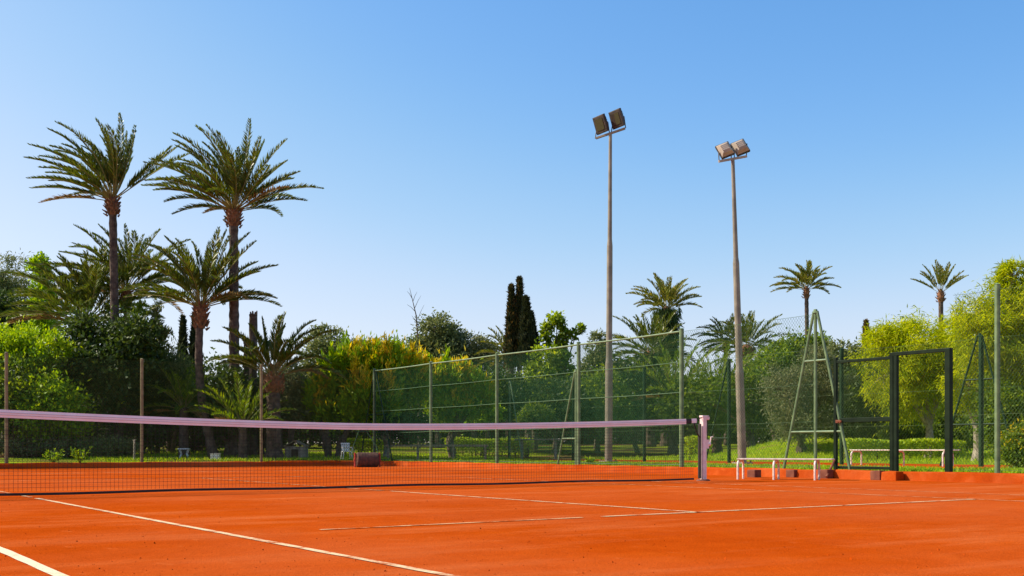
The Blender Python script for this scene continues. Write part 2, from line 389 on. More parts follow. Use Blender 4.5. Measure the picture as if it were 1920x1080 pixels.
def fence(root, pts, z0, z1, post_mat, wire_mat, pitch, r, levels, net=None, post_r=.035, skip=(), netskip=(), nopost=(), rail=(), tops=None):
    for i, p in enumerate(pts):
        if i in nopost: continue
        b = MB(); b.tube([(p[0], p[1], z0 - .1), (p[0], p[1], z1 + .03)], post_r, 10)
        b.tube([(p[0], p[1], z1 + .03), (p[0], p[1], z1 + .05)], [post_r * 1.15, post_r * .5], 10)
        b.build('fence_post', post_mat, root, smooth=False)
    for i in range(len(pts) - 1):
        if i in skip: continue
        p, q = np.array(pts[i], float), np.array(pts[i + 1], float); e = (q - p) / np.linalg.norm(q - p)
        b = MB(); wire_panel(b, p + e * .03, q - e * .03, z0 + .04, z1 - .02, pitch, r)
        tag(b.build('wire_mesh', wire_mat, root), kind='stuff')
        for lz in levels:
            b = MB(); sag = .012
            pp = [(*(p + (q - p) * t), lz - sag * math.sin(math.pi * t)) for t in np.linspace(0, 1, 7)]
            b.tube(pp, (.022 if lz > z1 - .1 else .010) if i in rail else .003, 6); b.build('tension_wire', post_mat if i in rail and lz > z1 - .2 else wire_mat, root)
        if net and i not in netskip:
            b = MB(); nn = np.array([-e[1], e[0]]) * .03; zz = z0 + .30
            vs = []; nseg = 10
            for t in np.linspace(.012, .988, nseg):
                for h in (zz, (zz + z1) / 2, z1 - .06):
                    w = p + (q - p) * t + nn * (1 + .5 * math.sin(t * 17 + h * 3)); vs.append((w[0], w[1], h - .02 * math.sin(math.pi * t)))
            b.add(vs, [(3 * j + k, 3 * j + 3 + k, 3 * j + 4 + k, 3 * j + 1 + k) for j in range(nseg - 1) for k in range(2)])
            b.build('shade_net', net, root, smooth=True)
XF, YB_, ZT = 9.58, 18.28, 3.08
us = [12, 266, 490]; xs = [along_y(YB_, u) for u in us]
step = xs[1] - xs[0]
back_pts = [(xs[0] - 2 * step, YB_), (xs[0] - step, YB_)] + [(x, YB_) for x in xs] + [(XF - .06, YB_)]
root = empty('chain_link_fence', (xs[1], YB_, .14), 'long chain-link fence on tan posts closing the far end of the court', 'fence')
fence(root, back_pts, .14, ZT, M['post_tan'], M['wire_dark'], .075, .0028, (.2, 1.1, 2.1, ZT - .02), M['shade_thin'], post_r=.045, nopost=(5,), netskip=(3, 4))
ys = [along_x(XF, u) for u in (702, 808, 932, 1085, 1278, 1529)]
side_pts = [(XF, y) for y in ys]
root = empty('chain_link_fence', (XF, ys[2], .14), 'tall green netted fence on pale posts along the side of the court', 'fence')
fence(root, side_pts, .14, ZT, M['post_green'], M['wire'], .065, .0020, (.2, 1.05, 1.75, 2.4, ZT - .02), M['shade'], post_r=.05, netskip=(4,), nopost=(5,), rail=(0, 1, 2, 3))
yg = [along_x(XF, u) for u in (1567, 1677, 1779, 1870)]
ys2 = [(XF, yg[3]), (XF, yg[3] - 3.4), (XF, yg[3] - 6.8)]
root = empty('chain_link_fence', (XF, yg[3], .14), 'chain-link fence with a tall green post right of the gate', 'fence')
fence(root, [(XF, yg[2] - .08)] + ys2, .14, ZT + .05, M['post_green'], M['wire_dark'], .06, .0016, (.2, 1.1, ZT), None, post_r=.042, nopost=(0,))
# second court's fence
X2 = 15.7
y2 = [along_x(X2, u) for u in (955, 1075, 1208, 1367, 1578, 1840, 2300)]
root = empty('chain_link_fence', (X2, y2[2], .14), 'farther green fence behind the light poles around the neighbouring court', 'fence')
fence(root, [(X2, y) for y in y2], .15, 3.02, M['dark_green'], M['wire_dark'], .08, .0016, (1.1, 1.9, 3.0), M['shade'], post_r=.05, netskip=(2, 3, 4, 5))

# ------------------------------------------------------------------ braced A-frame masts
def pylon(u, x, z1, spread, bars, mat, label, axis, z0=.14, top_r=.03, leg_r=.024, y=None):
    yy = along_x(x, u) if y is None else y
    c = np.array([x, yy, z0]); root = empty('braced_mast', c, label, 'fence mast')
    ax = np.array([*axis, 0.0]); H = z1 - z0
    b = MB(); b.tube([c - UP * .1, c + UP * H], leg_r * 1.1, 8); b.build('mast', mat, root)
    for s in spread:
        b = MB(); b.tube([c + ax * s - UP * .06, c + ax * s * .05 + UP * (H - .02)], leg_r, 8); b.build('brace_leg', mat, root)
    lo, hi = min(spread + [0]), max(spread + [0])
    for h in bars:
        k = 1 - h / H * .95
        b = MB(); b.tube([c + ax * lo * k + UP * h, c + ax * hi * k + UP * h], leg_r * .8, 8); b.build('crossbar', mat, root)
    b = MB(); b.tube([c + UP * (H - .05), c + UP * (H + .02)], [leg_r * 1.9, leg_r * 1.2], 8); b.build('cap', mat, root)
    return root
AY = (0, 1)
pylon(1529, XF, 3.13, [.78, -.80], [.72, 2.05], M['post_green'], 'pale green A-shaped mast behind the white bench, left of the gate', AY, leg_r=.027)
pylon(1837, X2, 3.1, [1.0, -.9], [.95, 1.95], M['dark_green'], 'dark A-shaped mast between the gate and the tall right post', AY)
pylon(1367, X2, 3.0, [.95], [.7], M['dark_green'], 'dark leaning mast between the net post and the thinner light pole', AY)
pylon(956, X2, 3.0, [-.8], [.8], M['post_green'], 'pale braced mast at the far end of the second fence', AY)
pylon(703, XF, 3.08, [1.05, -1.2], [1.5], M['dark_green'], 'dark braced corner mast above the court roller', AY)
pylon(1085, XF, 2.45, [.75], [.65], M['post_green'], 'pale ladder-like brace against the fence left of the tallest light pole', AY, y=along_x(XF, 1085) + .11)

# ------------------------------------------------------------------ gate
g = empty('gate_frame', (XF, yg[1], .14), 'dark green steel gateway with meshed side panel and open doorway', 'gate')
ZG = 2.13
def gpost(y, w, name='gate_post', x=XF):
    b = MB(); b.box((x, y, (ZG + .06) / 2 + .02), (w, w, (ZG - .06) / 2 + .06)); return b.build(name, M['gate'], g, bevel=.006)
gpost(yg[0], .030); gpost(yg[1] + .042, .034); gpost(yg[1] - .036, .034); gpost(yg[2], .048)
b = MB(); b.box((XF, (yg[0] + yg[1]) / 2 + .023, ZG + .0), (.024, (yg[0] - yg[1]) / 2 - .054, .025)); b.build('top_rail', M['gate'], g, bevel=.005)
b = MB(); b.box((XF, (yg[1] + yg[2]) / 2 + .014, ZG + .055), (.036, (yg[1] - yg[2]) / 2 + .064, .030)); b.build('lintel', M['gate'], g, bevel=.005)
b = MB(); b.box((XF, (yg[0] + yg[1]) / 2 + .023, 1.06), (.022, (yg[0] - yg[1]) / 2 - .054, .04)); b.build('middle_rail', M['gate'], g, bevel=.005)
b = MB(); b.box((XF, (yg[0] + yg[1]) / 2 + .023, .20), (.020, (yg[0] - yg[1]) / 2 - .054, .025)); b.build('bottom_rail', M['gate'], g, bevel=.005)
b = MB(); wire_panel(b, (XF, yg[0] - .035), (XF, yg[1] + .08), .22, ZG, .06, .0020); tag(b.build('wire_mesh', M['wire_dark'], g), kind='stuff')
b = MB(); b.box((XF - .05, yg[0] - .10, 1.04), (.02, .05, .028)); b.tube([(XF - .07, yg[0] - .10, 1.04), (XF - .12, yg[0] - .10, 1.04), (XF - .12, yg[0] - .22, 1.04)], .012, 8); b.build('lock', M['rust'], g)
b = MB(); b.tube([(XF - .03, yg[0], .33), (XF - .38, yg[0] - .10, .03)], .022, 8); b.build('prop', M['rust'], g)
for (yy, xx, hw, hz, mt) in ((yg[0], XF - .27, .10, .085, 'rust'), (yg[1] + .10, XF - .32, .10, .085, 'rust'), (yg[1] - .18, XF - .30, .15, .08, 'kerb')):  # double-post blocks: one dark, one lit, the light put into their colours
    b = MB(); rr = random.Random(yy)
    b.box((xx, yy, hz - .005), (hw * .8, hw, hz)); b.v[-1][4:] += np.array([[rr.uniform(-.015, .015) for _ in range(3)] for _ in range(4)])
    o = b.build('low_block', M[mt], None, bevel=.012)
    tag(o, {0: 'small dark red footing block under the left end of the gate panel', 1: 'dark red footing block under the gate panel beside the thick double post', 2: 'orange footing block with a sunlit tone in its colour, at the foot of the thick double gate post'}[[yg[0], yg[1] + .10, yg[1] - .18].index(yy)], 'block', 'footing blocks at the gate')
# dark red blocks on the ground behind the bench
for i, u in enumerate((1414, 1487)):
    c = at(u, 20.3); b = MB(); b.box((c[0], c[1], .068), (.09, .10, .075)); b.build('low_block', M['rust'], None, bevel=.012)
    tag(bpy.context.scene.collection.objects[-1], ['dark red block behind the bench, nearer the net post', 'dark red block behind the middle of the bench'][i], 'block', 'low blocks behind the bench')

# ------------------------------------------------------------------ tennis net
net = empty('tennis_net', (0, 0, 0), 'sagging black tennis net with pinkish white headband across the court', 'tennis net')
def top_z(x): return .885 + (1.055 - .885) * (abs(x) / 6.4) ** 1.6
b = MB(); cr = .0017
xsn = np.arange(-6.36, 6.22, .0475)
for x in xsn:
    zt = top_z(x) - .05; b.add([(x - cr, -cr, .06), (x + cr, -cr, .06), (x, cr, .06), (x - cr, -cr, zt), (x + cr, -cr, zt), (x, cr, zt)], [(0, 1, 4, 3), (1, 2, 5, 4), (2, 0, 3, 5)])
for k in range(1, 20):
    t = k / 20; seg = np.linspace(-6.36, 6.2, 40)
    pts = [(x, .0035, .06 + (top_z(x) - .06) * t) for x in seg]; b.tube(pts, cr * 1.1, 3, cap=False)
tag(b.build('net_mesh', M['black'], net), kind='stuff')
def band(name, x0, x1, zo, h, th, mat):
    b = MB(); seg = np.linspace(x0, x1, max(3, int((x1 - x0) * 5))); vs = []; rr = random.Random(3)
    for x in seg:
        j = rr.uniform(-.002, .002); z = zo(x)
        for (yy, zz) in ((-th, z - h), (-th * 1.3, z - h * .5), (-th * .6, z), (th * .6, z), (th * 1.3, z - h * .5), (th, z - h)): vs.append((x, yy + j, zz))
    nf = len(seg)
    f = [(6 * i + k, 6 * i + (k + 1) % 6, 6 * i + 6 + (k + 1) % 6, 6 * i + 6 + k) for i in range(nf - 1) for k in range(6)]
    f += [tuple(range(5, -1, -1)), tuple(6 * (nf - 1) + k for k in range(6))]
    b.add(vs, f); return b.build(name, mat, net)
band('headband', -6.36, 6.02, top_z, .088, .009, M['tape'])
band('buckle', 6.022, 6.14, top_z, .080, .011, M['black'])
band('headband_end', 6.142, 6.26, top_z, .075, .008, M['tape'])
for zz in (.030, .056):
    band('seam', -6.36, 6.02, lambda x, q=zz: top_z(x) - q, .004, .0135, paint('seam_thread_%d' % int(zz * 1000), (.42, .33, .38), (.5, .4, .44), .9))
band('bottom_band', -6.36, 6.2, lambda x: .050 + .006 * math.sin(x * 2.1), .030, .006, M['black'])
b = MB(); b.tube([(6.27, 0, top_z(6.27) - .03), (6.38, 0, 1.065), (6.46, 0, 1.075)], .006, 6); b.build('cable', M['black'], net)
b = MB(); b.tube([(6.20, -.004, .97), (6.27, -.004, .80), (6.325, -.004, .74), (6.325, -.004, .06)], .012, 6); b.build('side_strap', M['black'], net)
post = empty('net_post', (6.42, 0, 0), 'pinkish white net post with a winder on its far side', 'net post')
b = MB(); b.box((6.42, 0, .52), (.042, .045, .56)); b.build('upright', M['postpink'], post, bevel=.012)
b = MB(); b.box((6.335, 0, .50), (.012, .03, .46)); b.build('lacing_bar', M['black'], post, bevel=.004)
b = MB(); b.tube([(6.42, 0, .0), (6.42, 0, .028)], [.12, .10], 16); b.build('ground_sleeve', M['rust'], post)
b = MB(); b.box((6.44, 0, 1.085), (.075, .042, .016)); b.tube([(6.50, -.042, 1.06), (6.50, .042, 1.06)], .035, 14); b.build('top_pulley', M['postpink'], post, bevel=.006)
b = MB(); b.box((6.495, 0, .62), (.03, .03, .075)); b.tube([(6.49, 0, .62), (6.57, 0, .62)], .035, 12); b.tube([(6.57, 0, .60), (6.585, -.02, .74), (6.62, -.02, .745)], .011, 8); b.build('winder', M['postpink'], post)
b = MB(); b.tube([(6.52, 0, 1.04), (6.515, .0, .69)], .006, 6); b.build('winder_cable', M['black'], post)

# ------------------------------------------------------------------ bench
def bench(origin, direction, L, frames, z, label, depth=.36, group=None):
    e = np.array([direction[0], direction[1], 0.]); e /= np.linalg.norm(e); nrm = np.array([-e[1], e[0], 0.])     # nrm: away from the viewer
    o = np.array([*origin]); root = empty('bench', o, label, 'bench', group)
    for i in range(4):
        off = depth * (i + .5) / 4
        b = MB(); b.box(o + e * (L / 2) + nrm * off + UP * z, (L / 2, depth / 8 - .008, .012), (e, nrm, UP)); b.build('seat_slat', M['bench_white'], root, bevel=.004)
    for t in frames:
        p = o + e * t
        for side in (0, 1):
            x0 = -.03 if side == 0 else depth + .03; dirn = 1 if side == 0 else -1
            pts = []
            for a in np.linspace(0, math.pi / 2, 6):
                pts.append(p + nrm * (x0 + dirn * .09 * (1 - math.cos(a))) + UP * (z - .032 - .09 + .09 * math.sin(a)))
            pts = [p + nrm * x0] + pts + [p + nrm * (depth / 2) + UP * (z - .032)]
            b = MB(); b.tube(pts, .020, 10); b.build('leg', M['bench_white'], root, smooth=False)
    return root
c0 = at(1381, 19.0); c1 = at(1548, 18.35)
bench(c0, c1 - c0, float(np.linalg.norm((c1 - c0)[:2])) + .1, (.03, .66, 1.36), .36, 'long low white slatted bench on the clay right of the net post')
c0 = at(1592, 25.6); c1 = at(1722, 24.2); c0[2] = c1[2] = .15
bench(c0, c1 - c0, 2.6, (.08, 1.2, 2.4), .36, 'long pale bench seen through the gate panel beyond the grass strip')

# ------------------------------------------------------------------ light poles
def lightpole(u, d, v_top, u_top, label, heads, body, aim, barlen, tilt, hs=1.0):
    c = at(u, d); c[2] = gz2(c[0], c[1]); t = at(u_top, d, v_top)
    root = empty('light_pole', c, label, 'light pole')
    ptsz = [0, .30, .32, .66, .68, 1.0]; rad = [.115, .112, .092, .085, .066, .048]
    b = MB(); b.tube([c + (t - c) * q - (UP * .05 if q == 0 else 0) for q in ptsz], rad, 14); b.build('pole', M['pole'], root, smooth=False)
    b = MB(); b.box(c + UP * .02, (.2, .2, .02)); b.build('base_plate', M['concrete'], root, bevel=.005)
    for sx in (-1, 1):
        for sy in (-1, 1):
            b = MB(); b.tube([c + np.array([sx * .15, sy * .15, .035]), c + np.array([sx * .15, sy * .15, .09])], .018, 6); b.build('bolt', M['steel_brown'], root)
    bd = norm(RT * math.cos(tilt[0]) + FW * tilt[1] + UP * math.sin(tilt[0]))           # arm direction
    b = MB(); b.box(t + UP * .03, (barlen / 2, .03, .03), (bd, norm(np.cross(UP, bd)), norm(np.cross(bd, norm(np.cross(UP, bd)))))); b.build('crossarm', M['lampgrey'] if body == 'lampgrey' else M['pole'], root, bevel=.005)
    av = norm(np.array(aim)); hx = norm(bd - av * bd.dot(av)); hz = np.cross(hx, av)
    if hz[2] < 0: hz = -hz
    for s in (-1, 1):
        hc = t + UP * .03 + bd * s * barlen * .275 + UP * .36 * hs
        b = MB()
        w, hgt, dep = .21 * hs, .24 * hs, .12 * hs
        # housing : wide front, smaller back
        vs = []
        for (k, sc) in ((1, 1.0), (.35, 1.0), (-.6, .72), (-1, .45)):
            for (i, j) in ((-1, -1), (1, -1), (1, 1), (-1, 1)): vs.append(hc + av * dep * k + hx * w * sc * i + hz * hgt * sc * j)
        f = [(0, 3, 2, 1), (12, 13, 14, 15)] + [(4 * q + k, 4 * q + (k + 1) % 4, 4 * q + 4 + (k + 1) % 4, 4 * q + 4 + k) for q in range(3) for k in range(4)]
        b.add(vs, [tuple(reversed(x)) for x in f]); lamp = b.build('floodlight', M[body], root, bevel=.008)
        b = MB(); b.box(hc + av * (dep + .006), (w * .70, .006, hgt * .70), (hx, av, hz)); b.build('lens', M['lens'], lamp)
        b = MB(); b.box(hc + av * dep * .62, (w * 1.07, dep * .34, hgt * 1.07), (hx, av, hz)); b.build('rim', M['lampbody'], lamp, bevel=.006)
        for q in (-.6, -.2, .2, .6):
            b = MB(); b.box(hc - av * dep * .72 + hz * hgt * .62 * q, (w * .60, dep * .30, .007), (hx, av, hz)); b.build('cooling_fin', M[body], lamp)
        for ss in (-1, 1):
            b = MB(); e1 = t + UP * .03 + bd * (s * barlen * .275 + ss * w * 1.08); e2 = hc + hx * ss * w * 1.08
            b.tube([e1, e2], .014, 6); b.build('bracket', M['lampbody'], root)
    return root
lightpole(1141, 32.0, 252, 1144.5, 'tallest light pole with two dark floodlights turned toward the camera', 2, 'lampbody', -FW * .62 - RT * .68 - UP * .30, .92, (.24, -.35), 1.0)
lightpole(1392, 28.6, 300, 1374, 'thinner leaning light pole with two pale floodlights facing away', 2, 'lampgrey', FW * .92 + RT * .12 - UP * .36, .88, (.26, .35), .84)

# ------------------------------------------------------------------ court roller, chair and other small things behind the net
c = at(688, 31.5); e = norm(RT * .95 + FW * .3); dl = np.cross(UP, e)
r = empty('court_roller', c, 'rusty brown court roller with a red end frame by the far kerb', 'roller')
b = MB(); rad = .215
b.tube([c + e * -.30 + UP * rad, c + e * -.28 + UP * rad, c + e * .30 + UP * rad, c + e * .32 + UP * rad], [rad * .93, rad, rad, rad * .93], 28); b.build('drum', M['steel_brown'], r)
for s in (-1, 1):
    b = MB(); ce = c + e * (s * .365 + .01) + UP * rad
    b.box(ce, (.018, .055, rad * .98), (e, dl, UP)); b.tube([ce - e * .03, ce + e * .03], .05, 12); b.build('side_frame', M['redpaint'], r, bevel=.006)
    b = MB(); h0 = ce + UP * .05; h1 = c + e * s * .12 - dl * -.75 + UP * 1.05
    b.tube([h0, c + e * s * .34 + dl * .35 + UP * .62, h1], .016, 8); b.build('handle_bar', M['dark_green'], r)
b = MB(); b.tube([c + e * -.2 + dl * .75 + UP * 1.05, c + e * .2 + dl * .75 + UP * 1.05], .018, 8); b.build('grip', M['dark_green'], r)

def plastic_chair(u, d, yaw, label):
    c = at(u, d); c[2] = gz2(c[0], c[1]); root = empty('plastic_chair', c, label, 'chair')
    ex = norm(RT * math.cos(yaw) + FW * math.sin(yaw)); ey = np.cross(UP, ex)
    b = MB(); b.box(c + UP * .42, (.23, .22, .015), (ex, ey, UP)); b.build('seat', M['white'], root, bevel=.01)
    for i in (-1, 1):
        for j in (-1, 1):
            b = MB(); b.tube([c + ex * i * .24 + ey * j * .24, c + ex * i * .20 + ey * j * .19 + UP * .41], [.022, .03], 6); b.build('leg', M['white'], root)
        b = MB(); b.tube([c + ex * i * .23 - ey * .20 + UP * .43, c + ex * i * .24 - ey * .18 + UP * .62, c + ex * i * .23 + ey * .18 + UP * .64], .022, 6); b.build('armrest', M['white'], root)
    for k in range(5):
        b = MB(); x = (k - 2) * .09; b.box(c + ex * x + ey * .24 + UP * .62, (.03, .010, .19), (ex, norm(ey + UP * -.15), norm(UP + ey * .15))); b.build('back_slat', M['white'], root, bevel=.004)
    b = MB(); b.box(c + ey * .275 + UP * .83, (.24, .012, .035), (ex, norm(ey + UP * -.15), norm(UP + ey * .15))); b.build('back_rail', M['white'], root, bevel=.006)
    root.scale = (.66, .66, .66)
plastic_chair(650, 36.0, .4, 'white plastic garden chair on the grass behind the roller')

def hut(u, d):
    c = at(u, d); c[2] = gz2(c[0], c[1]); root = empty('garden_hut', c, 'small pale garden hut with a dark opening under the trees', 'hut')
    e, q = RT, FW; w, dp, h = .34, .3, .42
    for s in (-1, 1):
        b = MB(); b.box(c + e * s * (w - .02) + UP * h / 2, (.02, dp, h / 2), (e, q, UP)); b.build('side_wall', M['concrete'], root)
        b = MB(); b.box(c + e * s * (w * .62) - q * dp + UP * h / 2, (w * .26, .02, h / 2), (e, q, UP)); b.build('front_wall', M['concrete'], root)
        b = MB(); b.box(c + e * s * w * .5 + UP * (h + .10), (w * .66, dp * 1.2, .015), (norm(e - UP * s * .5), q, norm(UP + e * s * .5))); b.build('roof', M['wood'], root)
    b = MB(); b.box(c + q * dp + UP * h / 2, (w, .02, h / 2), (e, q, UP)); b.build('back_wall', M['concrete'], root)
    b = MB(); b.box(c - q * (dp + .003) + UP * (h - .05), (w * .38, .02, .05), (e, q, UP)); b.build('lintel', M['concrete'], root)
hut(556, 36.5)
# curved stone seat, standpipe, utility box, rail, low weeds
c = at(345, 35.5); c[2] = gz2(c[0], c[1]); rt = empty('stone_seat', c, 'small curved pale stone seat on the lawn seen under the net tape', 'seat')
b = MB(); b.box(c + UP * .40, (.24, .14, .035), (RT, FW, UP)); b.build('top', M['white'], rt, bevel=.02)
for s in (-1, 1):
    b = MB(); b.tube([c + RT * s * .17 - UP * .03, c + RT * s * .13 + UP * .2, c + RT * s * .19 + UP * .38], [.06, .045, .06], 10); b.build('leg', M['white'], rt)
rt.scale = (.75, .75, .75)
c = at(252, 32.5); c[2] = gz2(c[0], c[1]); rt = empty('standpipe', c, 'pale water standpipe next to the second fence post from the left', 'standpipe')
b = MB(); b.tube([c - UP * .03, c + UP * .62], .035, 8); b.build('pipe', M['concrete'], rt)
b = MB(); b.tube([c + UP * .60, c + UP * .60 - FW * .12 + RT * .05, c + UP * .52 - FW * .15 + RT * .06], .02, 8); b.build('spout', M['concrete'], rt)
b = MB(); b.tube([c + UP * .62 - RT * .06, c + UP * .64 + RT * .06], .013, 6); b.build('tap_handle', M['concrete'], rt)
c = at(404, 33.5); c[2] = gz2(c[0], c[1]); rt = empty('utility_box', c, 'small pale utility box low on the ground behind the back fence', 'box')
b = MB(); b.box(c + UP * .10, (.13, .10, .11), (RT, FW, UP)); b.build('body', M['white'], rt, bevel=.01)
b = MB(); b.box(c + UP * .22, (.145, .115, .012), (RT, FW, UP)); b.build('lid', M['white'], rt, bevel=.005)
c = at(800, 36.5); c[2] = gz2(c[0], c[1]); rt = empty('wooden_rail', c, 'low weathered wooden rail on short posts behind the side fence', 'rail')
for s in (-1.3, -.3, .9, 2.0):
    b = MB(); b.box(c + RT * s + UP * .24, (.04, .04, .28), (RT, FW, UP)); b.build('rail_post', M['wood'], rt, bevel=.005)
b = MB(); b.box(c + RT * .35 + UP * .50, (1.75, .03, .035), (RT, FW, UP)); b.build('top_rail', M['wood'], rt, bevel=.005)
def table(u, d, label, w=.9):
    c = at(u, d); c[2] = gz2(c[0], c[1]); rt = empty('picnic_table', c, label, 'table')
    for k in range(3):
        b = MB(); b.box(c + FW * (k - 1) * .2 + UP * .72, (w, .09, .025), (RT, FW, UP)); b.build('top_plank', M['concrete'], rt, bevel=.005)
    for s in (-.7, .7):
        b = MB(); b.box(c + RT * s * w + UP * .34, (.05, .22, .36), (RT, FW, UP)); b.build('leg', M['concrete'], rt, bevel=.005)
table(1010, 40, 'pale picnic table on the bank left of the tallest light pole')
c = at(1096, 29.5); b = MB(); b.box((c[0], c[1], .07), (.06, .05, .09)); tag(b.build('marker_stub', M['rust'], None, bevel=.01), 'little dark stub standing on the clay below the tallest light pole', 'stub')

def weed(u, d, h, n, label, seed, z=0, mats=None):
    rng = np.random.default_rng(seed); c = at(u, d); c[2] = z if z is not None else gz2(c[0], c[1])
    root = empty('weed', c, label, 'weed', 'weeds at the court edge')
    Vs = []; b = MB()
    for k in range(n):
        a = rng.uniform(0, 6.28); d0 = norm(np.array([math.cos(a) * .7, math.sin(a) * .7, rng.uniform(.5, 1.5)]))
        tip = c + d0 * h * rng.uniform(.6, 1.1); b.tube([c - UP * .01, (c + tip) / 2 + UP * .02, tip], [.006, .005, .003], 4)
        t = rng.uniform(.25, 1, 14)[:, None]; pos = c + (tip - c) * t
        Vs.append(leaf_quads(pos, rng.normal(size=(14, 3)) * .7 + d0, rng.uniform(.05, .11, 14), .04, rng))
    quads_mesh('leaves', np.concatenate(Vs), mats or M['hedge'], root); b.build('stems', M['mid'], root)
weed(856, 31.3, .20, 8, 'small yellow-green weed on the clay left of the two fence posts', 1)
weed(866, 33.2, .30, 10, 'taller weed tuft growing over the side kerb', 2, .1)
weed(100, 29.5, .45, 14, 'leafy weed clump at the foot of the back fence, leftmost', 3, None, M['bright'])
weed(150, 29.8, .5, 16, 'leafy weed clump at the foot of the back fence, second from the left', 4, None, M['bright'])
weed(1105, 27.6, .22, 12, 'grassy weed beside the little dark stub', 5, .12)

# ------------------------------------------------------------------ palms
def frond(b_pos, az, el, L, rng, grav, wind, wdir, dens=34, lw=.035, ll=.42, fwd=1.0):
    """one feather leaf: (rachis tube lists, leaflet quads)"""
    ns = 12; d = np.array([math.cos(el) * math.cos(az), math.cos(el) * math.sin(az), math.sin(el)])
    p = np.array(b_pos, float); pts = [p.copy()]; ds = L / ns; dirs = [d.copy()]
    for i in range(ns):
        t = i / ns
        d = d + (-UP * grav * (.25 + 1.3 * t) + wdir * wind * (.2 + t)) * (ds / L) * 1.6
        d /= np.linalg.norm(d); p = p + d * ds; pts.append(p.copy()); dirs.append(d.copy())
    pts = np.array(pts); dirs = np.array(dirs)
    rad = np.linspace(.022, .004, ns + 1) * (L / 3.0)
    s = np.linspace(.20, .995, dens); s = np.concatenate([s, s + .004]); sg = np.repeat([1., -1.], dens)
    s = np.clip(s + rng.uniform(-.008, .008, len(s)), .1, 1)
    fi = s * ns; i0 = np.minimum(fi.astype(int), ns - 1); fr = (fi - i0)[:, None]
    pos = pts[i0] * (1 - fr) + pts[i0 + 1] * fr; dd = norm(dirs[i0] * (1 - fr) + dirs[np.minimum(i0 + 1, ns)] * fr)
    side = norm(np.cross(dd, np.broadcast_to(UP, dd.shape) + 1e-3)); upv = np.cross(side, dd)
    prof = np.sin(np.clip((s - .05) / .95, 0, 1) ** .75 * math.pi * .93 + .12) * .85 + .2
    ld = norm(dd * fwd + side * sg[:, None] * .62 + upv * (.32 + .25 * rng.random((len(s), 1))) + wdir * wind * .35 - UP * .05 + rng.normal(size=dd.shape) * .09)
    Ls = ll * prof * rng.uniform(.85, 1.1, len(s))
    V = leaf_quads(pos, ld, Ls, lw * rng.uniform(.8, 1.2, len(s)), rng, .1)
    return pts, rad, V
def palm(name, label, cu, cv, bu, d, Lpx, nf, seed, wind=.5, grav=.55, trunk_r=.2, els=(85, -12), mat='palm', far=False, boots=True, skirt=0, curve=0., group='date palms', dens=58, trunk_mat='ptrunk', boot_scale=.8, dry=2, lw=.046, ll=.40, cull=None):
    rng = np.random.default_rng(seed); s = d / F
    base = at(bu, d); base[2] = gz2(base[0], base[1]); top = at(cu, d, cv); L = Lpx * s
    root = empty(name, base, label, 'palm tree', group)
    H = top[2] - base[2]; ns = max(10, int(H / .18)); b = MB(); pts = []; rad = []
    for i in range(ns + 1):
        t = i / ns; q = base + (top - base) * t + RT * curve * math.sin(math.pi * t) * H * .05; q[2] = base[2] - .05 + (H + .05) * t
        pts.append(q); fl = 1.25 - .25 * min(1, t * 6); rad.append(trunk_r * fl * (1 - .22 * t) * (1 + (.06 if i % 2 else -.04) + rng.uniform(-.04, .04)))
    b.tube(pts, rad, 12); b.build('trunk', M[trunk_mat], root)
    # leaf-base cluster
    if boots:
        b = MB(); nb = 46 if not far else 18; bl = .26 * boot_scale
        b.tube([top - UP * .75 * boot_scale, top - UP * .45 * boot_scale, top - UP * .1, top + UP * .12], [trunk_r * .85, trunk_r * 1.25, trunk_r * 1.1, trunk_r * .4], 12)
        for k in range(nb):
            a = k * 2.39996; z = -.78 + .8 * (k / nb); q = top + np.array([math.cos(a), math.sin(a), 0]) * trunk_r * 1.1 + UP * z * boot_scale
            dv = norm(np.array([math.cos(a) * .75, math.sin(a) * .75, .9 + rng.uniform(-.5, .3)])); b.tube([q, q + dv * bl * rng.uniform(.5, 1.0)], [.05 * boot_scale, .015], 4)
        b.build('leaf_bases', M['boot'], root)
    wd = LEFT
    for k in range(nf):
        t = k / (nf - 1); el = R(els[0] + (els[1] - els[0]) * t ** .8 + rng.uniform(-6, 6)); az = k * 2.39996 + rng.uniform(-.25, .25)
        if cull and cull(math.cos(az) * RT[0] + math.sin(az) * RT[1], el, t): continue
        Lf = L * rng.uniform(.82, 1.08) * (.72 + .28 * min(1, t * 3.5))
        p0 = top + np.array([math.cos(az), math.sin(az), 0]) * trunk_r * .5 + UP * (.12 - .22 * t)
        pts, rad, V = frond(p0, az, el, Lf, rng, grav * rng.uniform(.7, 1.25), wind * rng.uniform(.8, 1.2) * (1 - .65 * max(0, math.cos(az) * RT[0] + math.sin(az) * RT[1])), wd, dens, lw, ll * (Lf / 3.0) ** .6)
        dead = k >= nf - dry
        fr = quads_mesh('frond', V, M['palm_dry'] if dead else M[mat], root)
        b = MB(); b.tube(pts[::2], rad[::2], 4, cap=False); b.build('stalk', M['rachis'], fr)
    if skirt:
        Vs = []; n2 = int(900 * skirt)
        a = rng.uniform(0, 6.28, n2); z = rng.uniform(-skirt, .1, n2); rr = trunk_r * (1.2 + 1.6 * rng.random(n2)) * (1 + .3 * z / skirt)
        pos = top + np.stack([np.cos(a) * rr, np.sin(a) * rr, z], 1); dv = np.stack([np.cos(a) * .4, np.sin(a) * .4, np.full(n2, -1.)], 1) + rng.normal(size=(n2, 3)) * .2
        quads_mesh('dead_frond_skirt', leaf_quads(pos, dv, .5, .06, rng), M['dark'], root)
    return root
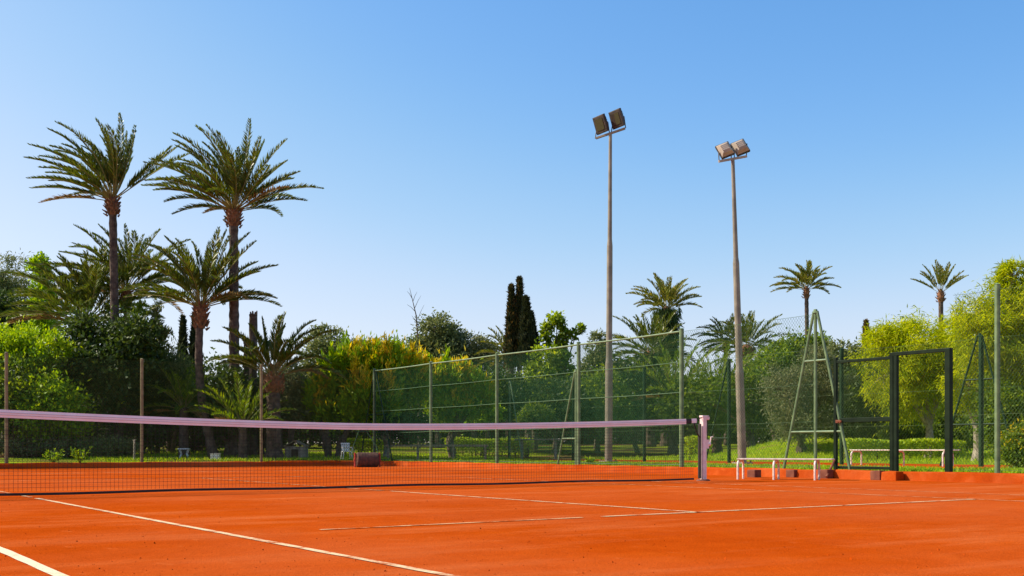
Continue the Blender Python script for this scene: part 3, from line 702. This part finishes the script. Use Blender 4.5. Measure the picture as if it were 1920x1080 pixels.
palm('tall_palm', 'tall windswept date palm at the left with its crown highest and leftmost', 211, 372, 220, 38.0, 156, 58, 11, wind=.90, grav=.30, trunk_r=.17, els=(88, 16), cull=lambda q, e, t: q > .15 and e < R(44) and (int(t * 977) % 4 != 0))
palm('tall_palm', 'tall windswept date palm with a straight bare trunk, right of the other tall one', 438, 392, 440, 37.0, 164, 54, 12, wind=.58, grav=.42, trunk_r=.19, els=(86, 15))
palm('palm', 'shorter palm with a leaning dark trunk between the two tall palms', 377, 572, 402, 36.0, 158, 46, 13, wind=.30, grav=.50, trunk_r=.15, els=(87, 15), curve=-1.0, boot_scale=1.05)
palm('palm', 'mid-height palm half hidden behind the leftmost tall trunk', 236, 545, 246, 41.0, 150, 44, 14, wind=.45, grav=.6, trunk_r=.15, els=(86, 8))
palm('palm', 'bushy pale palm crown left of the leftmost tall trunk', 160, 600, 168, 40.0, 158, 48, 15, wind=.5, grav=.5, trunk_r=.22, els=(85, 5), ll=.5)
palm('palm', 'low young palm with arching fronds beside the bare stumps', 512, 702, 514, 35.5, 132, 30, 16, wind=-.15, grav=.75, trunk_r=.27, els=(84, 20), boots=True, mat='palm')
FG = 'distant palms'
palm('distant_palm', 'distant palm peeking out left of the dark cypress group', 955, 668, 955, 56, 72, 26, 17, wind=.2, trunk_r=.22, far=True, mat='palm_far', group=FG, dry=0, dens=24, lw=.06, ll=.55)
palm('distant_palm', 'distant palm with an orange-tinted crown base above a leafy skirt', 1250, 578, 1248, 60, 72, 34, 18, wind=.15, trunk_r=.26, far=True, skirt=2.6, mat='palm_far', group=FG, dry=0, dens=24, lw=.07, ll=.55, els=(88, 15))
palm('distant_palm', 'stubby dark distant palm with hanging skirt below the orange-tinted one', 1218, 662, 1218, 58, 92, 36, 19, wind=.2, trunk_r=.3, far=True, skirt=2.0, mat='palm', group=FG, dry=0, dens=24, lw=.07, ll=.55, els=(88, -5))
palm('distant_palm', 'small distant palm on a thin trunk just left of the thinner light pole', 1360, 640, 1362, 60, 62, 30, 20, wind=.3, trunk_r=.13, far=True, mat='palm', group=FG, dry=0, dens=24, lw=.06, ll=.5, els=(85, -15))
palm('distant_palm', 'distant palm with a thick crown behind the thinner light pole', 1400, 650, 1402, 57, 78, 34, 21, wind=.2, trunk_r=.34, far=True, mat='palm', group=FG, dry=0, dens=24, lw=.06, ll=.55, els=(88, -5))
palm('distant_palm', 'slender distant palm standing tallest above the trees left of the gate', 1512, 540, 1516, 62, 62, 28, 22, wind=.25, trunk_r=.14, far=True, mat='palm_far', group=FG, dry=0, dens=24, lw=.07, ll=.55, els=(87, 10))
palm('distant_palm', 'slender distant palm with upright sparse crown above the yellow-green trees', 1764, 546, 1766, 58, 60, 16, 23, wind=.1, trunk_r=.15, far=True, mat='palm_far', group=FG, dry=0, dens=24, lw=.06, ll=.5, els=(85, 35), grav=.2)
palm('low_palm', 'low feathery palm behind the fence right of the tallest light pole', 1262, 742, 1262, 46, 130, 32, 24, wind=0, trunk_r=.22, mat='mid', far=True, dens=30, lw=.04, els=(85, 0), grav=.5, boots=False, group='low palms behind the side fence')
palm('low_palm', 'low feathery palm behind the fence left of the thinner light pole', 1345, 745, 1345, 48, 118, 32, 25, wind=0, trunk_r=.22, mat='mid', far=True, dens=30, lw=.04, els=(85, 0), grav=.5, boots=False, group='low palms behind the side fence')
palm('low_palm', 'low dark palm among the shrubs under the leaning palm trunk', 345, 765, 345, 36.5, 95, 24, 26, wind=0, trunk_r=.18, mat='mid', far=True, dens=26, lw=.04, els=(80, 0), grav=.6, boots=False, group='low palms behind the back fence')
palm('low_palm', 'low palm at the foot of the bare stumps behind the fence', 455, 800, 455, 35.0, 110, 26, 27, wind=0, trunk_r=.15, mat='mid', far=True, dens=26, lw=.045, els=(85, 20), grav=.5, boots=False, group='low palms behind the back fence')

# bare stumps of dead palms
def stump(u, d, v, r, label, seed):
    rng = np.random.default_rng(seed); c = at(u, d); c[2] = gz2(c[0], c[1]); t = at(u + 2, d, v); root = empty('dead_palm_stump', c, label, 'stump', 'dead palm trunks'); b = MB(); ns = 26
    b.tube([c + (t - c) * i / ns - (UP * .05 if i == 0 else 0) for i in range(ns + 1)], [r * (1.1 - .15 * i / ns) * (1 + rng.uniform(-.08, .08)) for i in range(ns + 1)], 11); b.build('trunk', M['ptrunk'], root)
    b = MB()
    for k in range(9):
        a = k * .7; q = t + np.array([math.cos(a), math.sin(a), 0]) * r * .7 - UP * .05; b.tube([q, q + UP * rng.uniform(.05, .2) + np.array([math.cos(a), math.sin(a), 0]) * .03], [.05, .02], 4)
    b.build('broken_top', M['ptrunk'], root)
stump(473, 37.8, 590, .145, 'taller bare broken palm trunk right of the straight tall palm', 1)
stump(461, 37.2, 642, .11, 'shorter bare broken palm trunk touching the taller stump', 2)

# ------------------------------------------------------------------ trees and shrubs
def tree(name, label, bu, d, blobs, kind, seed, n=9000, leaf=(.16, .07), trunk_r=.12, cat='tree', group=None, bark='bark', young=0.0, stems=1, clump=.22, droop=0., upright=0., fill=.45, depth=1.0, twig=True, lean=0., sprig=0, ymat='yellow', nclump=None, hollow=.35, part='crown', fork_v=None):
    rng = np.random.default_rng(seed); s = d / F
    base = at(bu, d); base[2] = gz2(base[0], base[1])
    root = empty(name, base, label, cat, group)
    areas = np.array([w * h for (_, _, w, h) in blobs], float); areas /= areas.sum()
    allV = []; MI = []; limbs = MB(); tips = []
    fork = base.copy(); lowest = max(v + h for (_, v, _, h) in blobs)
    fz = CH + (V0 - (fork_v if fork_v else lowest - 8)) * s
    fork = base + RT * lean * s; fork[2] = max(base[2] + .25, fz)
    for k in range(stems):
        a = rng.uniform(0, 6.28); o = np.array([math.cos(a), math.sin(a), 0]) * trunk_r * (1.6 if stems > 1 else 0)
        mid = (base + fork) / 2 + rng.normal(size=3) * trunk_r * .8; f2 = fork + o * 2.5
        limbs.tube([base + o - UP * .06, base + o + UP * .08, mid + o, f2], [trunk_r * 1.35, trunk_r * 1.05, trunk_r * .9, trunk_r * .7], 9)
        tips.append(f2)
    for (bi, (u, v, w, h)) in enumerate(blobs):
        cen = at(u, d, v); rx, rz = w * s, h * s; ry = rx * depth
        # limb to blob
        tp = tips[bi % len(tips)]
        q1 = tp + (cen - tp) * .5 + rng.normal(size=3) * .12 * rx
        limbs.tube([tp, q1, cen + UP * rz * .25], [trunk_r * .6, trunk_r * .42, trunk_r * .15], 6)
        nb = max(20, int(n * areas[bi])); nc = nclump or max(8, int(14 + 26 * areas[bi] * len(blobs) ** .5))
        dirs = norm(rng.normal(size=(nc, 3))); rad = (hollow + (1 - hollow) * rng.random(nc) ** .5)
        cc = dirs * rad[:, None]
        cpos = cen + RT * (cc[:, :1] * rx) + FW * (cc[:, 1:2] * ry) + UP * (cc[:, 2:] * rz)
        if twig:
            for q in cpos[::2]:
                limbs.tube([cen - UP * rz * .1 + (q - cen) * .15, (cen + q) / 2 + rng.normal(size=3) * .05 * rx, q], [trunk_r * .22, trunk_r * .14, trunk_r * .05], 4, cap=False)
        ci = rng.integers(0, nc, nb); cr = clump * min(rx, rz * 1.4) * (0.6 + .8 * rng.random(nc))
        off = rng.normal(size=(nb, 3)) * cr[ci][:, None] * (np.array([.42, .42, 1.7]) if sprig else np.array([1, 1, .8]))
        pos = cpos[ci] + off
        isfill = rng.random(nb) < fill * .4
        fd = norm(rng.normal(size=(nb, 3))) * (rng.random((nb, 1)) ** .45) * .97
        fp = cen + RT * (fd[:, :1] * rx) + FW * (fd[:, 1:2] * ry) + UP * (fd[:, 2:] * rz); pos[isfill] = fp[isfill]
        out = norm(pos - cen + 1e-6)
        dv = out * .5 + rng.normal(size=(nb, 3)) * .6; dv[:, 2] += upright - droop
        Lf = leaf[0] * rng.uniform(.65, 1.25, nb)
        allV.append(leaf_quads(pos, dv, Lf, leaf[1] * rng.uniform(.7, 1.2, nb), rng))
        mi = np.zeros(nb, int)
        if young:
            ychance = young * np.clip(.2 + 1.2 * ((pos - cen)[:, 2] / rz), 0, 1.4) * (rng.random(nc)[ci] > .35); mi[rng.random(nb) < ychance] = 1
        MI.append(mi)
    mats = [M[kind]] + ([M[ymat]] if young else [])
    quads_mesh(part, np.concatenate(allV), mats, root, np.concatenate(MI) if young else None)
    limbs.build('trunk', M[bark], root)
    return root
def cypress(label, u, d, v_top, v_bot, wpx, seed, n=5000, mats=('cypress',), group='cypresses', lean=0, name='cypress'):
    rng = np.random.default_rng(seed); s = d / F; base = at(u, d); base[2] = gz2(base[0], base[1]); top = at(u + lean, d, v_top); zb = CH + (V0 - v_bot) * s
    root = empty(name, base, label, 'cypress', group)
    t = rng.random(n) ** .85; R0 = wpx * s * .5
    prof = np.clip(1 - t, 0, 1) ** .95 * 1.2 * (.55 + .45 * np.minimum(1, t * 4 + .3))
    a = rng.uniform(0, 6.28, n); lob = 1 + .22 * np.sin(a * 3 + t * 9) + .16 * np.sin(a * 5 - t * 23); r = R0 * prof * lob * (rng.random(n) ** .35)
    pos = base[None, :] + (top - base)[None, :] * t[:, None] * np.array([1, 1, 0]); pos = pos + np.stack([np.cos(a) * r, np.sin(a) * r, np.zeros(n)], 1); pos[:, 2] = zb + (top[2] - zb) * t
    dv = np.stack([np.cos(a) * .35, np.sin(a) * .35, np.ones(n)], 1) + rng.normal(size=(n, 3)) * .3
    quads_mesh('crown', leaf_quads(pos, dv, .26 * rng.uniform(.6, 1.2, n), .08, rng), [M[m_] for m_ in mats], root, (rng.random(n) < .25).astype(int) if len(mats) > 1 else None)
    b = MB(); b.tube([base - UP * .05, base + UP * (zb - base[2] + .5), top - UP * .4], [.16, .12, .02], 8); b.build('trunk', M['bark'], root)

TB = 'trees behind the back fence'
tree('casuarina_tree', 'feathery grey-green tree at the far left edge of the picture', 8, 50, [(5, 515, 48, 42), (20, 560, 40, 50), (-30, 560, 50, 70)], 'grey', 31, 9000, (.22, .05), .14, group=TB, droop=.3, clump=.18)
tree('tree', 'dark rounded tree below the feathery one at the left edge', 18, 47, [(15, 590, 45, 45), (-25, 600, 50, 60), (50, 620, 30, 30)], 'dark', 32, 7000, (.18, .09), .12, group=TB)
tree('ivy_column_tree', 'narrow ivy-clad trunk beside the far left tree', 76, 46, [(75, 505, 17, 30), (78, 560, 20, 40), (85, 610, 28, 30)], 'bright', 33, 4500, (.15, .11), .15, group=TB, clump=.3)
SH = 'shrubs along the back fence'
tree('shrub', 'bright yellow-green shrub topping the fence at the far left', 50, 35.6, [(20, 652, 62, 40), (95, 664, 58, 34), (-40, 660, 60, 50), (45, 684, 110, 20)], 'bright', 34, 17000, (.13, .06), .10, 'shrub', SH, young=.45, stems=3, upright=.7, clump=.2, ymat='hedge')
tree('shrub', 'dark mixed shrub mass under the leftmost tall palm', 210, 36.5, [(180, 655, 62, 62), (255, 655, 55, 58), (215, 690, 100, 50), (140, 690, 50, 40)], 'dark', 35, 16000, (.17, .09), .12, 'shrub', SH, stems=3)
tree('conifer_shrub', 'blue-green spiky shrub right of the leftmost tall trunk', 268, 38, [(262, 600, 12, 34), (270, 640, 22, 40), (280, 680, 30, 40)], 'mid', 36, 3600, (.2, .05), .08, 'shrub', SH, upright=1.2, clump=.3)
tree('conifer_shrub', 'second blue-green spiky shrub, nearer the leaning palm', 296, 38, [(294, 605, 9, 32), (298, 645, 18, 38), (310, 690, 40, 40)], 'grey', 37, 3600, (.2, .05), .08, 'shrub', SH, upright=1.2, clump=.3)
cypress('small dark cypress left of the leaning palm trunk', 343, 52, 598, 720, 20, 38, 2500, group='small cypresses behind the leaning palm')
cypress('small dark cypress right behind the leaning palm trunk', 366, 52, 592, 720, 26, 39, 3000, group='small cypresses behind the leaning palm')
# understory behind the back fence
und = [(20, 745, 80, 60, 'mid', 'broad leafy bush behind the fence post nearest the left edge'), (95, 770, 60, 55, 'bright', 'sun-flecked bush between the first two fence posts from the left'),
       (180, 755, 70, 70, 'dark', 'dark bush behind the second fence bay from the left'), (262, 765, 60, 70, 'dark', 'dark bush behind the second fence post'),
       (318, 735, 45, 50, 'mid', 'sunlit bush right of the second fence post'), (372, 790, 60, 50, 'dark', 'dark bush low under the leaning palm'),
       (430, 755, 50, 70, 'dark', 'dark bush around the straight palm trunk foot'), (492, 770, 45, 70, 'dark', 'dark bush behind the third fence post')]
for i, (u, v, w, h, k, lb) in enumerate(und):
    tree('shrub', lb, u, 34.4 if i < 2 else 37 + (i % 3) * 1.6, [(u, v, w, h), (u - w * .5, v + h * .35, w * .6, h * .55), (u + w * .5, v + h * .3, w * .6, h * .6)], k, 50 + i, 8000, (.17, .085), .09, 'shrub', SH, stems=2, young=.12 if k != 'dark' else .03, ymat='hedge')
for i, u in enumerate((60, 170, 300, 420, 530)):
    lb = ['leftmost', 'second', 'third', 'fourth', 'fifth'][i]
    tree('background_tree', 'dense dark tree deep behind the back fence, %s from the left edge' % lb if i else 'dense dark tree deep behind the back fence, nearest the left edge', u, 56 + 2 * (i % 2), [(u - 40, 765, 75, 70), (u + 40, 775, 75, 65), (u, 725, 60, 40)], 'dark', 70 + i, 6500, (.26, .15), .2, group='background trees left')
for i, u in enumerate((40, 120, 195)):
    tree('low_hedge_bush', ['low clipped pale bush at the left behind the fence', 'low clipped pale bush left of the standpipe', 'rounded low clipped bush next to the standpipe'][i], u, 34.5, [(u, 838, 55, 18), (u + 25, 845, 40, 14)], 'olive' if i < 2 else 'grey', 80 + i, 5000, (.10, .05), .05, 'bush', 'low clipped bushes', stems=2, clump=.25, twig=False)
tree('olive_shrub', 'pale silvery shrub right of the low young palm', 548, 38, [(545, 715, 28, 40), (552, 765, 32, 40)], 'olive', 40, 6000, (.12, .05), .07, 'shrub', SH, stems=3)
tree('ornamental_tree', 'broad yellow-tipped leafy tree left of the dark corner mast', 625, 38.2, [(665, 692, 38, 45), (710, 690, 36, 40), (625, 715, 36, 42), (752, 690, 36, 38), (600, 745, 38, 42), (690, 745, 75, 42), (780, 715, 30, 42), (640, 770, 60, 25)], 'bright', 41, 26000, (.24, .075), .13, 'tree', 'yellow-tipped trees', young=.75, stems=4, upright=1.1, clump=.17, fork_v=808, sprig=1, fill=.7)
tree('ornamental_tree', 'yellow-tipped leafy tree rising over the netted side fence', 845, 39.5, [(850, 715, 34, 36), (815, 720, 34, 45), (880, 725, 28, 36), (905, 740, 22, 32), (860, 765, 60, 25)], 'bright', 42, 17000, (.24, .075), .12, 'tree', 'yellow-tipped trees', young=.75, stems=3, upright=1.1, clump=.18, fork_v=800, sprig=1, fill=.7)
tree('pale_branch_tree', 'small tree with forking pale branches behind the roller', 726, 38.8, [(735, 790, 45, 25), (770, 800, 40, 22)], 'dark', 43, 4500, (.15, .07), .09, bark='palebark', stems=2)
BG_ = 'trees beyond the side fence'
tree('tree', 'rounded grey-green tree on the skyline left of the cypress group', 822, 58, [(815, 622, 36, 34), (845, 640, 30, 26), (790, 650, 30, 22), (830, 680, 60, 50)], 'grey', 44, 14000, (.2, .09), .18, group=BG_)
tree('tree', 'olive-coloured tree on the skyline touching the cypress group', 890, 58, [(885, 650, 36, 24), (905, 680, 40, 40), (860, 690, 40, 40)], 'olive', 45, 9000, (.2, .08), .16, group=BG_)
tree('tree', 'grey-green tree peeping above the yellow-tipped tree', 610, 55, [(610, 645, 32, 32), (650, 665, 40, 26), (690, 655, 36, 24), (600, 700, 45, 50)], 'grey', 46, 10000, (.2, .09), .16, group=BG_)
tree('tree', 'hazy dark tree between yellow-tipped tree and skyline tree', 730, 60, [(720, 665, 40, 24), (760, 660, 34, 24), (740, 710, 70, 50)], 'mid', 47, 9000, (.22, .1), .16, group=BG_)
# bare twiggy sapling
rng = np.random.default_rng(9); c = at(786, 57); c[2] = gz2(c[0], c[1]); t = at(768, 57, 540); rt = empty('bare_sapling', c, 'bare twiggy sapling sticking up left of the skyline tree', 'sapling')
b = MB(); b.tube([c - UP * .05, at(785, 57, 650), at(780, 57, 590), t], [.07, .045, .03, .008], 6); b.build('trunk', M['bark'], rt)
b = MB()
for (v, du, dv) in ((600, 12, -28), (585, -16, -14), (578, 12, -24), (565, 8, -18), (560, -10, -14), (612, -14, -20)):
    p = at(768 + (v - 540) * .25, 57, v); q = at(768 + (v - 540) * .25 + du, 57, v + dv); b.tube([p, (p + q) / 2 + UP * .05, q], [.018, .012, .005], 4)
b.build('twigs', M['bark'], rt)
cypress('tallest dark cypress spire in the central skyline group', 974, 52, 526, 680, 20, 61, 6500, ('cypress', 'cypress_brown'), 'central cypress group')
cypress('left brownish cypress of the central skyline group', 959, 52, 540, 690, 24, 62, 6500, ('cypress', 'cypress_brown'), 'central cypress group')
cypress('right broad cypress of the central skyline group', 990, 51, 562, 690, 30, 63, 7000, ('cypress',), 'central cypress group', lean=-4)
cypress('far right low cypress of the central skyline group', 1003, 52.5, 590, 690, 24, 64, 4500, ('cypress',), 'central cypress group', lean=-8)
tree('airy_tree', 'airy light-green tree right of the cypress group', 1040, 47, [(1044, 606, 17, 13), (1022, 622, 12, 16), (1064, 632, 14, 11), (1084, 617, 9, 8), (1040, 645, 14, 12), (1030, 680, 32, 26), (1060, 700, 20, 16), (1015, 720, 36, 34)], 'mid', 48, 6500, (.19, .11), .09, group=BG_, clump=.24, fill=.05, nclump=9, young=.5, ymat='hedge')
tree('tree', 'grey twiggy tree just left of the tallest light pole', 1118, 55, [(1122, 650, 20, 28), (1112, 690, 26, 30), (1140, 690, 34, 30), (1160, 715, 40, 40)], 'grey', 49, 8000, (.18, .08), .13, group=BG_)
# mass behind the side fence, centre
mass = [(960, 745, 60, 45, 'dark', 45, 'dark leafy tree behind the fence bay right of the yellow-tipped trees'), (1040, 755, 55, 45, 'dark', 44, 'dark leafy tree behind the ladder-like brace'),
        (1120, 760, 55, 60, 'mid', 45, 'leafy tree directly behind the tallest light pole'), (1195, 740, 55, 55, 'dark', 47, 'leafy tree right of the tallest light pole behind the net'),
        (1300, 760, 65, 50, 'mid', 46, 'bushy tree behind the fence above the net post'), (1410, 745, 55, 60, 'mid', 48, 'bushy tree behind the thinner light pole'),
        (1450, 700, 40, 40, 'mid', 50, 'dark green tree right of the thinner light pole on the skyline')]
for i, (u, v, w, h, k, d, lb) in enumerate(mass):
    tree('tree', lb, u, d, [(u, v, w, h), (u - w * .5, v + h * .4, w * .6, h * .6), (u + w * .55, v + h * .35, w * .6, h * .6)], k, 90 + i, 10000, (.19, .09), .12, group='trees massed behind the side fence', young=.06, ymat='hedge', fork_v=815)
for i, u in enumerate((610, 720, 830, 930, 1030, 1130, 1230, 1330, 1430)):
    tree('background_tree', ['dense tree far behind the small hut', 'dense tree far behind the corner mast', 'dense tree far behind the first side fence bay', 'dense tree far behind the second side fence bay', 'dense tree far below the airy light-green tree', 'dense tree far behind the tallest light pole foot', 'dense tree far behind the low feathery palms', 'dense tree far behind the net post', 'dense tree far behind the thinner light pole foot'][i], u, 66 + 3 * (i % 2), [(u - 35, 770, 65, 55), (u + 35, 775, 65, 50), (u, 735, 55, 40), (u, 812, 80, 25)], ('dark', 'mid')[i % 2], 110 + i, 5500, (.30, .17), .2, group='background trees centre')
# lower trunks seen under the canopy
for i, (u, d) in enumerate(((846, 43), (905, 41.5), (992, 42))):
    tree('tree', ['leaning dark trunk tree under the yellow-tipped canopy', 'tree with tufted low crown between the two pale fence posts', 'tree with a slanting dark trunk left of the ladder-like brace'][i], u - (8 if i == 2 else -6 * (1 - i)), d, [(u, 785, 22, 16), (u + 14, 775, 22, 16)], ('mid', 'bright', 'mid')[i], 130 + i, 2500, (.16, .07), .12, group='small trees under the canopy', lean=8, fork_v=800)
# right side
RG = 'trees beyond the gate'
tree('olive_tree', 'silvery olive tree behind the pale green A-shaped mast', 1500, 36, [(1480, 740, 45, 55), (1525, 700, 42, 55), (1500, 790, 60, 35), (1560, 720, 40, 50)], 'olive', 141, 20000, (.12, .035), .14, group=RG, clump=.2, fork_v=830)
tree('tree', 'dark green tree on the skyline behind the slender tall palm', 1480, 52, [(1475, 665, 45, 30), (1520, 660, 40, 32), (1455, 700, 50, 40)], 'mid', 142, 10000, (.2, .09), .15, group=RG)
tree('tree', 'dull green tree on the skyline left of the feathery yellow tree', 1610, 48, [(1600, 690, 40, 36), (1575, 665, 24, 24), (1640, 680, 36, 34), (1610, 740, 60, 45)], 'grey', 143, 11000, (.18, .08), .14, group=RG)
tree('tree', 'dark leafy tree seen through the meshed gate panel', 1610, 38, [(1610, 745, 52, 60), (1640, 790, 50, 40), (1570, 800, 40, 30)], 'dark', 144, 12000, (.16, .075), .13, group=RG, fork_v=830)
cypress('single thin cypress tip left of the feathery yellow trees', 1624, 56, 606, 700, 18, 145, 2000, ('cypress_brown',), 'skyline cypress')
tree('pepper_tree', 'feathery yellow-green pepper tree behind the gateway', 1742, 34, [(1720, 650, 70, 52), (1670, 690, 60, 55), (1760, 690, 65, 60), (1710, 740, 60, 50), (1790, 640, 40, 50), (1650, 640, 36, 30)], 'pepper', 146, 34000, (.20, .030), .15, group='feathery pepper trees', droop=.55, clump=.20, fork_v=800, bark='palebark')
tree('pepper_tree', 'largest feathery yellow-green pepper tree at the right edge', 1832, 31, [(1850, 640, 60, 60), (1900, 580, 55, 70), (1890, 680, 70, 70), (1940, 640, 60, 110), (1830, 590, 40, 36), (1820, 720, 50, 50), (1900, 520, 26, 34)], 'pepper', 147, 40000, (.20, .030), .15, group='feathery pepper trees', droop=.55, clump=.20, fork_v=810, bark='palebark')
tree('tree', 'shaded bush low between gateway and the tall right post', 1740, 36.5, [(1730, 800, 70, 35), (1800, 790, 60, 45), (1690, 800, 40, 35)], 'mid', 148, 11000, (.15, .07), .10, group=RG, stems=2)
tree('shrub', 'shaded bush under the largest pepper tree', 1890, 30, [(1880, 770, 50, 55), (1930, 780, 50, 60), (1900, 820, 50, 35)], 'mid', 149, 12000, (.14, .06), .09, 'shrub', 'bushes at the right edge', stems=3)
tree('flower_shrub', 'low flowering bush at the right edge near the tall post', 1912, 20.5, [(1905, 840, 26, 34), (1930, 850, 40, 45), (1950, 820, 40, 40)], 'mid', 150, 6000, (.08, .035), .05, 'shrub', 'bushes at the right edge', stems=4, young=.25)
for i, (u, d) in enumerate(((1660, 60), (1760, 58), (1860, 56), (1560, 62), (1500, 64), (1950, 54))):
    tree('background_tree', ['dense tree far behind the gateway', 'dense tree far behind the open doorway', 'dense tree far behind the dark A-shaped mast', 'dense tree far behind the pale A-shaped mast', 'dense tree far behind the bench', 'dense tree far behind the right picture edge'][i], u, d, [(u - 35, 760, 65, 60), (u + 35, 770, 65, 55), (u, 720, 55, 45), (u, 812, 80, 25)], ('dark', 'mid')[i % 2], 160 + i, 5500, (.28, .15), .2, group='background trees right')
# clipped hedges with sunlit tops
def hedge(u0, u1, d, v0, label, seed, mat='hedge', depth=.9, group='clipped hedges', per_m=1500, lf=(.09, .05)):
    rng = np.random.default_rng(seed); a = at(u0, d); c = at(u1, d); z0 = gz2(*(((a + c) / 2)[:2])); zt = CH + (V0 - v0) * d / F
    root = empty('hedge', (*((a + c) / 2)[:2], z0), label, 'hedge', group); L = np.linalg.norm(c - a); n = int(per_m * L)
    t = rng.random(n); w = rng.uniform(-1, 1, n); h = rng.random(n) ** .5; face = rng.random(n); w = np.where(face < .4, np.sign(w) * (.85 + .15 * rng.random(n)), w); h = np.where(face > .6, .9 + .12 * rng.random(n), h)
    pos = a + (c - a) * t[:, None] + FW * (w * depth / 2)[:, None]; pos[:, 2] = z0 + (zt - z0) * h * (1 + .05 * np.sin(t * L * 3))
    quads_mesh('foliage', leaf_quads(pos, rng.normal(size=(n, 3)) + UP * .6, lf[0], lf[1], rng), M[mat], root)
    b = MB()
    for k in range(int(L / .5) + 1):
        q = a + (c - a) * min(1, (k + .3) * .5 / L); q[2] = z0; b.tube([q - UP * .05, q + UP * (zt - z0) * .7], [.03, .012], 5)
    b.build('stems', M['bark'], root)
hedge(1575, 1800, 33, 827, 'low clipped hedge with bright top behind the gate', 1)
hedge(640, 720, 41, 826, 'low bright hedge behind the white chair', 2)
hedge(836, 1000, 41, 824, 'long low bright hedge behind the netted side fence', 3)
hedge(1285, 1330, 36, 822, 'short bright hedge left of the net post', 4)
for i, (u0, u1) in enumerate(((-60, 420), (430, 900), (910, 1400), (1410, 2000))):  # filler hedges added to close bright sky gaps under the canopy
    hedge(u0, u1, 78, 792, ['tall dark added filler hedge deep behind the left fence bays', 'tall dark added filler hedge deep behind the roller and corner mast', 'tall dark added filler hedge deep behind the tallest light pole', 'tall dark added filler hedge deep behind the gate'][i], 20 + i, 'dark', 2.2, 'far filler hedges', 420, (.34, .20))
